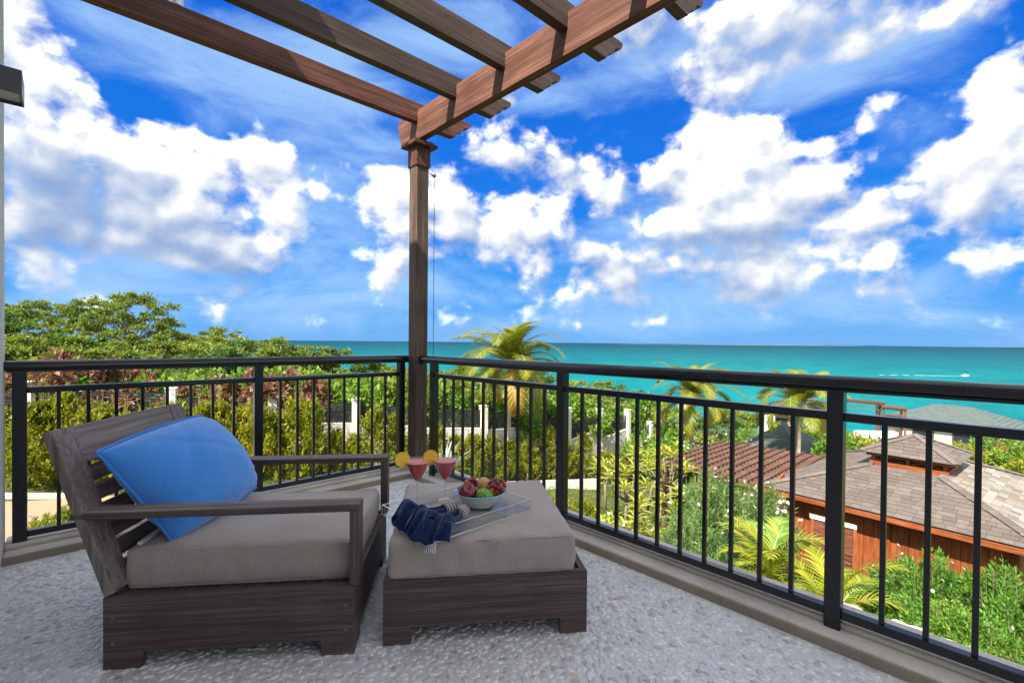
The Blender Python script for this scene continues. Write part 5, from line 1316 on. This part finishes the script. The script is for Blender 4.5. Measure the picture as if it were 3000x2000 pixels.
bush(GP[0], 'yellow green bush over the bottom rail in the lower middle', 1600, 9.3, 1290, 1.1, .9, 3, FLR); bush(SP[1], 'dense green bush over the bottom rail, left of the areca palm', 1640, 8.4, 1360, 1.2, .9, 5, FLR)
bush(GP[1], 'pale bush at the foot of the plumerias', 1545, 9.8, 1300, 1.0, .9, 2, FLR); bush(SP[0], 'bush tucked under the bottom rail between ottoman and areca palm', 1760, 7.6, 1420, 1.1, .9, 4, FLR)
for i, (px, D, tp, h, lab) in enumerate([(2345, 21, 1005, 2.2, 'yellow green bushy palm clump at the right edge'), (2290, 26, 975, 2.6, 'dark spiky bush beside the right far house'), (2215, 24, 1010, 1.6, 'dark low shrub behind the gazebo roof, right side'), (1975, 24, 985, 2.2, 'bright green bush left of the gazebo cupola'), (2010, 27, 1000, 1.8, 'small bush behind the gazebo cupola'),
      (1935, 21, 975, 2.6, 'yellow green bush right of the rightmost coconut palm'), (2360, 17, 1045, 1.8, 'leafy bush at the right edge beyond the gazebo roof'), (1785, 33, 962, 2.6, 'green bush below the far villa, left of the rightmost coconut palm'), (1870, 34, 958, 2.6, 'green bush below the far villa, right of the rightmost coconut palm'), (1720, 33, 975, 2.4, 'green bush left of the white wall end')]): bush((SP+GP)[i % 4], lab, px, D, tp, h, 1.7)
# ============ BOULDERS ============
def boulder(label, px, py, D, r, seed):
    bm = bmesh.new(); bmesh.ops.create_icosphere(bm, subdivisions=4, radius=1)
    for v in bm.verts:
        n = v.co.normalized(); v.co = n*(r*(1+.28*mnoise.noise(n*1.6+Vector((seed, 0, 0)))+.08*mnoise.noise(n*5+Vector((seed, 0, 0)))+.03*mnoise.noise(n*14)));  v.co.z *= .6; v.co.x *= 1.25
    me = bpy.data.meshes.new('boulder'); bm.to_mesh(me); bm.free(); me.materials.append(M['boulder'])
    me.polygons.foreach_set('use_smooth', [True]*len(me.polygons))
    p = at(px, py, D); o = link('boulder', me, None, (p.x, p.y, p.z-r*.4), (0, 0, seed)); setp(o, label, 'boulder', 'boulders on the slope below the terrace')
boulder('pale boulder beside the foot of the thick right railing post', 1950, 1400, 7.2, .26, 1)
boulder('pale boulder right of the thick right railing post, above the bottom rail', 2085, 1445, 6.4, .24, 2)
boulder('largest pale boulder at the lower right above the bottom rail', 2165, 1485, 6.0, .33, 3)
boulder('tan boulder at the lower right, under the ferny bushes', 2250, 1520, 5.8, .25, 4)

# ============ GAZEBO ============
def gazebo():
    cx, cy = 17.45, 1.85; t = thing('gazebo', 'timber gazebo with brown shingled hip roof and small cupola at the right', 'gazebo', (cx, cy, -5.6), math.radians(-5))
    Z0 = -2.75+5.6; hx, hy = 3.4, 2.75; slope = .345
    # heights
    bw = .80; ze = Z0; zc = Z0+(hy-bw)*slope
    roof = MB(); k = hy-bw   # truncated hip: same run on all sides, so the top is a rectangle
    tx, ty = hx-k, bw
    E_ = [(-hx, -hy, ze), (hx, -hy, ze), (hx, hy, ze), (-hx, hy, ze)]; U_ = [(-tx, -ty, zc), (tx, -ty, zc), (tx, ty, zc), (-tx, ty, zc)]
    # the cupola sits on a square; close the rest of the ridge
    r = roof.add([Vector(p)-Vector((0, 0, .03)) for p in E_+U_], [(0, 1, 5, 4), (1, 2, 6, 5), (2, 3, 7, 6), (3, 0, 4, 7), (4, 5, 6, 7)]).build('roof', 'shingle_brown', t)
    count = [0]
    SH = {}
    def shingle_me(w, L, m):
        key = (round(w, 2), m)
        if key not in SH:
            mb = MB().box(-key[0]/2+.003, key[0]/2-.003, 0, L, 0, .016); me = bpy.data.meshes.new('shingle'); me.from_pydata(mb.v, [], mb.f); me.materials.append(M[m]); SH[key] = me
        return SH[key]
    def face(a, c, d, e, m, par, limit, prefer):    # a->c eave, e->d top (a below e)
        a, c, d, e = map(Vector, (a, c, d, e)); ux = (c-a).normalized(); n = ux.cross((e-a)).normalized(); n = n if n.z > 0 else -n; uy = n.cross(ux)
        H_ = (e-a).dot(uy); ex = .165; rows = int(H_/ex)+1; stuff = MB()
        R = Matrix((ux, uy, n)).transposed().to_4x4(); tilt = Matrix.Rotation(math.radians(-4.5), 4, 'X'); rr = random.Random(5)
        for j in range(rows):
            y = j*ex-.03; f = min(1, max(0, (y+.06)/H_)); xl = (e-a).dot(ux)*f; xr = (c-a).length+((d-c).dot(ux))*f; x = xl+rr.random()*.1-.05
            while x < xr-.02:
                w = rr.choice((.16, .20, .24, .28, .33)); w2 = min(w, xr-x)
                if w2 < .05: break
                P = a+ux*(x+w2/2)+uy*y+n*(.012+rr.random()*.004); T = Matrix.Translation(P) @ R @ tilt
                if count[0] < limit and prefer:
                    o = link('shingle', shingle_me(w2, ex+.05, m), par); o.matrix_local = T; count[0] += 1
                else: stuff.box(-w2/2+.003, w2/2-.003, 0, ex+.05, 0, .016, T)
                x += w
        if stuff.v:
            o = stuff.build('shingles', m, par); o['kind'] = 'stuff'
    face(E_[3], E_[0], U_[0], U_[3], 'shingle_brown', r, 290, True)
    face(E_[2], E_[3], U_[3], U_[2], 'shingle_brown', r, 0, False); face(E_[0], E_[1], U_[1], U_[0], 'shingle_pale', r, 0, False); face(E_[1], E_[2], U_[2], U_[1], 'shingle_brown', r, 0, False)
    for a, c in ((E_[3], U_[3]), (E_[0], U_[0]), (E_[2], U_[2]), (E_[1], U_[1])):
        a = Vector(a); c = Vector(c); d = c-a; nn = 14
        for q in range(nn):
            p = a+d*(q/nn); p2 = a+d*((q+1.15)/nn); s = d.cross(Vector((0, 0, 1))).normalized()*.11
            MB().add([p-s+Vector((0, 0, .03)), p+s+Vector((0, 0, .03)), p2+s+Vector((0, 0, .035)), p2-s+Vector((0, 0, .035)), p+Vector((0, 0, .085)), p2+Vector((0, 0, .075))], [(0, 4, 5, 3), (4, 1, 2, 5), (0, 1, 4), (3, 5, 2)]).build('hip_cap', 'shingle_brown', r)
    # fascia, rafters, walls
    for (x0, x1, y0, y1) in ((-hx-.02, -hx+.02, -hy, hy), (hx-.02, hx+.02, -hy, hy), (-hx+.02, hx-.02, -hy-.02, -hy+.02), (-hx+.02, hx-.02, hy-.02, hy+.02)):
        box('fascia', 'cedar_wood_1' if x1-x0 < .1 else 'cedar_wood_0', x0, x1, y0, y1, Z0-.16, Z0-.035, t, .004)
    ins = .50; wz = Z0-.33
    MB().box(-hx+ins, -hx+ins+.10, -hy+ins, hy-ins, wz-.02, wz+.13).build('plate', 'cedar_wood_1', t)
    MB().box(-hx+ins+.1, hx-ins, hy-ins-.1, hy-ins, wz-.02, wz+.13).build('plate', 'cedar_wood_0', t)
    for i in range(10):
        y = -hy+.25+i*(2*hy-.5)/9; MB().prism([(-hx+.02, y, Z0-.13), (-hx+.02, y, Z0-.05), (-hx+1.0, y, Z0+.25), (-hx+1.0, y, Z0+.15)], (0, .05, 0)).build('rafter_tail', 'cedar_wood_0', t)
    n = 20; yy0, yy1 = -hy+ins, hy-ins; w = (yy1-yy0)/n
    for i in range(n): box('board', 'cedar_wood_2', -hx+ins+.02+.008*(i % 2), -hx+ins+.05+.008*(i % 2), yy0+i*w+.004, yy0+(i+1)*w-.004, 0, wz-.03, t)
    n = 26; xx0, xx1 = -hx+ins+.06, hx-ins; w = (xx1-xx0)/n
    for i in range(n): box('board', 'cedar_wood_2', xx0+i*w+.004, xx0+(i+1)*w-.004, hy-ins-.05, hy-ins-.02, 0, wz-.03, t)
    box('wall', 'cedar_wood_2', -hx+ins+.07, hx-ins-.07, -hy+ins, hy-ins-.07, 0, wz-.05, t)
    for y in (-hy+ins, -.1, hy-ins-.12): box('post', 'cedar_wood_2', -hx+ins-.03, -hx+ins+.015, y, y+.12, 0, wz, t)
    # cupola
    cb = .80; ce = 1.02; z1 = zc; z2 = zc+.34; cupx = -.15
    MB().box(cupx-cb-.04, cupx+cb+.04, -cb-.04, cb+.04, z1-.06, z1+.11).build('cupola_sill', 'cedar_wood_1', t, bevel=.01)
    MB().box(cupx-cb-.10, cupx+cb+.10, -cb-.10, cb+.10, z2-.10, z2-.02).build('cupola_fascia', 'cedar_wood_1', t, bevel=.01)
    for x in (-cb, cb-.08):
        for y in (-cb, -.04, cb-.08): box('cupola_post', 'cedar_wood_2', cupx+x, cupx+x+.08, y, y+.08, z1+.11, z2-.10, t)
    MB().box(cupx-cb+.1, cupx+cb-.1, -cb+.1, cb-.1, z1+.0, z2-.12).build('cupola_core', 'window_dark', t)
    for y0 in (-cb+.1, .06):
        for s in (-1, 1):
            y = y0+.32; MB().tube([(cupx-cb+.04, y+s*.30, z1+.12), (cupx-cb+.04, y, z2-.12)], .022, 4).build('brace', 'cedar_wood_1', t)
    A_ = [(cupx-ce, -ce, z2), (cupx+ce, -ce, z2), (cupx+ce, ce, z2), (cupx-ce, ce, z2)]; ap = (cupx, 0, z2+ce*.46)
    cr = MB().add([Vector(p)-Vector((0, 0, .02)) for p in A_]+[Vector(ap)-Vector((0, 0, .02))], [(0, 1, 4), (1, 2, 4), (2, 3, 4), (3, 0, 4), (3, 2, 1, 0)]).build('cupola_roof', 'shingle_brown', t)
    count[0] = 0
    face(A_[3], A_[0], ap, ap, 'shingle_brown', cr, 90, True)
    for a, c in ((A_[2], A_[3]), (A_[0], A_[1]), (A_[1], A_[2])): face(a, c, ap, ap, 'shingle_brown', cr, 0, False)
    for a in A_:
        a = Vector(a); d = Vector(ap)-a; s = d.cross(Vector((0, 0, 1))).normalized()*.09; u = Vector((0, 0, .05))
        MB().add([a-s+u*.5, a+s+u*.5, a+d+s+u*.5, a+d-s+u*.5, a+u*1.4, a+d+u*1.4], [(0, 4, 5, 3), (4, 1, 2, 5), (0, 1, 4)]).build('hip_cap', 'shingle_brown', cr)
gazebo()
def shutter():
    p = at(1862, 1185, 11.6); q = at(1965, 1212, 11.2)
    t = thing('leaning_shutter', 'slatted timber screen with pale top rail leaning beside the gazebo wall', 'screen', (p.x, p.y, p.z-1.4), math.atan2(q.y-p.y, q.x-p.x)); L = math.hypot(q.x-p.x, q.y-p.y)
    dz = q.z-p.z
    for k in range(12): MB().prism([(0, 0, 1.28-k*.115), (L, 0, 1.28-k*.115+dz), (L, .0, 1.36-k*.115+dz), (0, .0, 1.36-k*.115)], (0, .025, 0)).build('slat', 'pergola_wood_0', t)
    MB().prism([(-.02, -.03, 1.37), (L+.02, -.03, 1.37+dz), (L+.02, -.03, 1.45+dz), (-.02, -.03, 1.45)], (0, .09, 0)).build('top_rail', 'white_render', t)
    box('stile', 'cedar_wood_2', L-.05, L+.02, -.03, .03, 0, 1.36+dz, t); box('stile', 'cedar_wood_2', 0, .06, -.03, .03, 0, 1.36, t)
shutter()
# ============ LATTICE PERGOLA ============
def lattice():
    x0, x1, y0, y1, z = 16.7, 22.6, 4.9, 9.4, -3.32
    g = H1(19, 7)-.4; t = thing('lattice_pergola', 'low brown pergola with a grid of slats behind the oleander', 'pergola', (x0, y0, g)); h = z-g; X, Y = x1-x0, y1-y0
    n = 17
    for i in range(n): x = i*X/(n-1); box('rafter', 'lattice_wood_1', x-.025, x+.025, -.2, Y+.2, h-.13, h-.02, t)
    n = 13
    for i in range(n): y = .05+i*(Y-.1)/(n-1); box('slat', 'furniture_wood_0', -.25, X+.25, y-.025, y+.025, h-.018, h+.035, t)
    for x in (.1, X/2, X-.1):
        for y in (.2, Y-.2): box('post', 'lattice_wood_2', x-.07, x+.07, y-.07, y+.07, 0, h-.33, t)
    for y in (.2, Y-.2): box('beam', 'lattice_wood_0', -.2, X+.2, y-.06, y+.06, h-.33, h-.165, t)
lattice()
# ============ FAR VILLAS ============
def hiproof(name, label, px, D, zeave, hx, hy, rz, rise, wallh, overhang=.5, m='grey_shingle'):
    x, y = atg(px, D); t = thing(name, label, 'house', (x, y, zeave-wallh), rz); r = min(hx, hy); k = hx-r; l = hy-r; z = wallh
    E_ = [(-hx, -hy, z), (hx, -hy, z), (hx, hy, z), (-hx, hy, z)]
    if hx >= hy: U_ = [(-k, 0, z+rise), (k, 0, z+rise)]; F = [(0, 1, 5, 4), (1, 2, 5), (2, 3, 4, 5), (3, 0, 4), (3, 2, 1, 0)]
    else: U_ = [(0, -l, z+rise), (0, l, z+rise)]; F = [(0, 1, 4), (1, 2, 5, 4), (2, 3, 5), (3, 0, 4, 5), (3, 2, 1, 0)]
    rf = MB().add(E_+U_, F).build('roof', m, t)
    nr = 0
    MB().box(-hx-.03, hx+.03, -hy-.03, hy+.03, z-.20, z-.01).build('fascia', 'lattice_wood_0', t)
    o = overhang; w = box('wall', 'white_render', -hx+o, hx-o, -hy+o, hy-o, 0, z-.205, t)
    for yy in (-.35, .35):
        wn = box('window', 'lattice_wood_2', -hx+o-.06, -hx+o-.005, (hy-o)*yy-.6, (hy-o)*yy+.6, z-1.75, z-.5, t); box('pane', 'window_dark', -hx+o-.075, -hx+o-.062, (hy-o)*yy-.52, (hy-o)*yy+.52, z-1.67, z-.58, wn)
    return t
hiproof('villa', 'villa with grey green shingled hip roof over white walls, against the sea at right', 2190, 33, -3.95, 2.6, 3.5, math.radians(-8), 1.05, 4.5, .5)
hiproof('villa', 'far villa with a pale grey roof behind the rightmost coconut palm', 1838, 40, -4.2, 3.4, 2.9, math.radians(5), 1.3, 4.0)
hiproof('villa', 'low villa with a wavy grey shingled roof just beyond the lattice pergola', 1800, 28.5, -5.25, 2.9, 2.6, math.radians(0), 1.7, 3.0)
hiproof('villa', 'small grey roofed building low behind the lattice pergola, right part', 1890, 27, -5.4, 1.7, 2.0, math.radians(-10), 1.1, 2.6)
def terrace_wall():
    a = at(1968, 990, 29); t = thing('terrace_wall', 'white stepped terrace wall left of the gazebo cupola', 'wall', (a.x, a.y, a.z-2.6), math.radians(-45))
    box('wall', 'white_render', 0, 2.4, 0, .3, 0, 2.6, t); box('wall', 'white_render', -.2, 2.8, -.8, -.02, 0, 2.1, t); box('coping', 'white_render', -.25, 2.85, -.85, 0, 2.103, 2.18, t); box('wall', 'white_render', .6, 3.2, -1.6, -.82, 0, 1.6, t)
    b_ = at(1755, 955, 33); t = thing('white_wall', 'white wall end between the middle and right coconut palms', 'wall', (b_.x, b_.y, b_.z-3.0), math.radians(-40))
    box('wall', 'white_render', 0, .8, 0, .5, 0, 3.0, t)
terrace_wall()
def sea_pergola():
    for (pa, pb, ya, yb, D, lab) in ((1935, 2032, 921, 929, 34, 'slim brown pergola frame against the sea, left section'), (2026, 2082, 937, 942, 33, 'lower brown pergola frame against the sea, joining the right villa')):
        a = at(pa, ya, D); b_ = at(pb, yb, D-.6); d = b_-a; L = math.hypot(d.x, d.y); t = thing('sea_pergola', lab, 'pergola', (a.x, a.y, a.z-3), math.atan2(d.y, d.x))
        dz = d.z
        for y in (0, .9): MB().prism([(0, y, 2.94), (L, y, 2.94+dz), (L, y, 3.06+dz), (0, y, 3.06)], (0, .08, 0)).build('beam', 'lattice_wood_0', t)
        n = 20
        for i in range(n): x = i*L/(n-1); z = 3.06+dz*i/(n-1); box('slat', 'lattice_wood_1', x-.025, x+.025, -.15, 1.1, z, z+.09, t)
        MB().prism([(0, -.02, 2.55), (L, -.02, 2.55+dz), (L, -.02, 2.63+dz), (0, -.02, 2.63)], (0, .06, 0)).build('beam', 'lattice_wood_0', t)
        for x, z in ((.05, 2.93), (L-.05, 2.93+dz)):
            for y in (0, .9): box('post', 'lattice_wood_2', x-.06, x+.06, y, y+.085, -1.5, z, t)
    a = at(2330, 1030, 24); t = thing('timber_screen', 'small slatted brown screen at the right edge beyond the gazebo roof', 'screen', (a.x, a.y, a.z-1.2), math.radians(-50))
    for k in range(8): box('slat', 'cedar_wood_0', -.8, .5, 0, .04, .2+k*.16, .30+k*.16, t)
    for x in (-.82, .5): box('post', 'lattice_wood_2', x, x+.08, -.04, .08, 0, 1.55, t)
sea_pergola()
# ============ BOAT AND WAKE ============
def boat():
    D = 19.1/((868-799.3)/1083.5); p = at(2216, 868, D); q = at(2130, 869.5, D+2)
    d = Vector((p.x-q.x, p.y-q.y, 0)).normalized(); t = thing('speedboat', 'tiny white speedboat trailing a wake on the turquoise sea', 'boat', (p.x, p.y, SEAZ), math.atan2(d.y, d.x)); t.scale = (.6, .6, .6)
    hull = [(-3, -1, .1), (2, -1, .1), (4, 0, .3), (2, 1, .1), (-3, 1, .1)]; dk = [(-3, -1.2, 1.0), (2, -1.2, 1.2), (4.8, 0, 1.5), (2, 1.2, 1.2), (-3, 1.2, 1.0)]
    MB().add(hull+dk, [(4, 3, 2, 1, 0), (5, 6, 7, 8, 9)]+[(i, (i+1) % 5, 5+(i+1) % 5, 5+i) for i in range(5)]).build('hull', 'boat_white', t)
    MB().box(-1, 1.2, -.8, .8, 1.05, 2.0).build('cabin', 'boat_white', t, bevel=.1); MB().box(1.21, 1.3, -.7, .7, 1.4, 1.95).build('windscreen', 'window_dark', t)
    mb = MB(); n = 60; vs = []
    for i in range(n+1):
        x = -3-i*.8; w = (.4+.018*i*.8)*(1+.4*mnoise.noise((i*.5, 0, 0))); vs += [(x, -w, .12), (x, w, .12)]
    mb.add(vs, [(2*i, 2*i+1, 2*i+3, 2*i+2) for i in range(0, 34)]+[(2*i, 2*i+1, 2*i+3, 2*i+2) for i in range(38, n, 2)]+[(2*i, 2*i+1, 2*i+3, 2*i+2) for i in range(39, n, 5)])
    w = mb.build('wake', 'foam', None, loc=t.location, rot=(0, 0, t.rotation_euler.z)); w['kind'] = 'stuff'; w['label'] = 'white foam wake behind the speedboat'
boat()
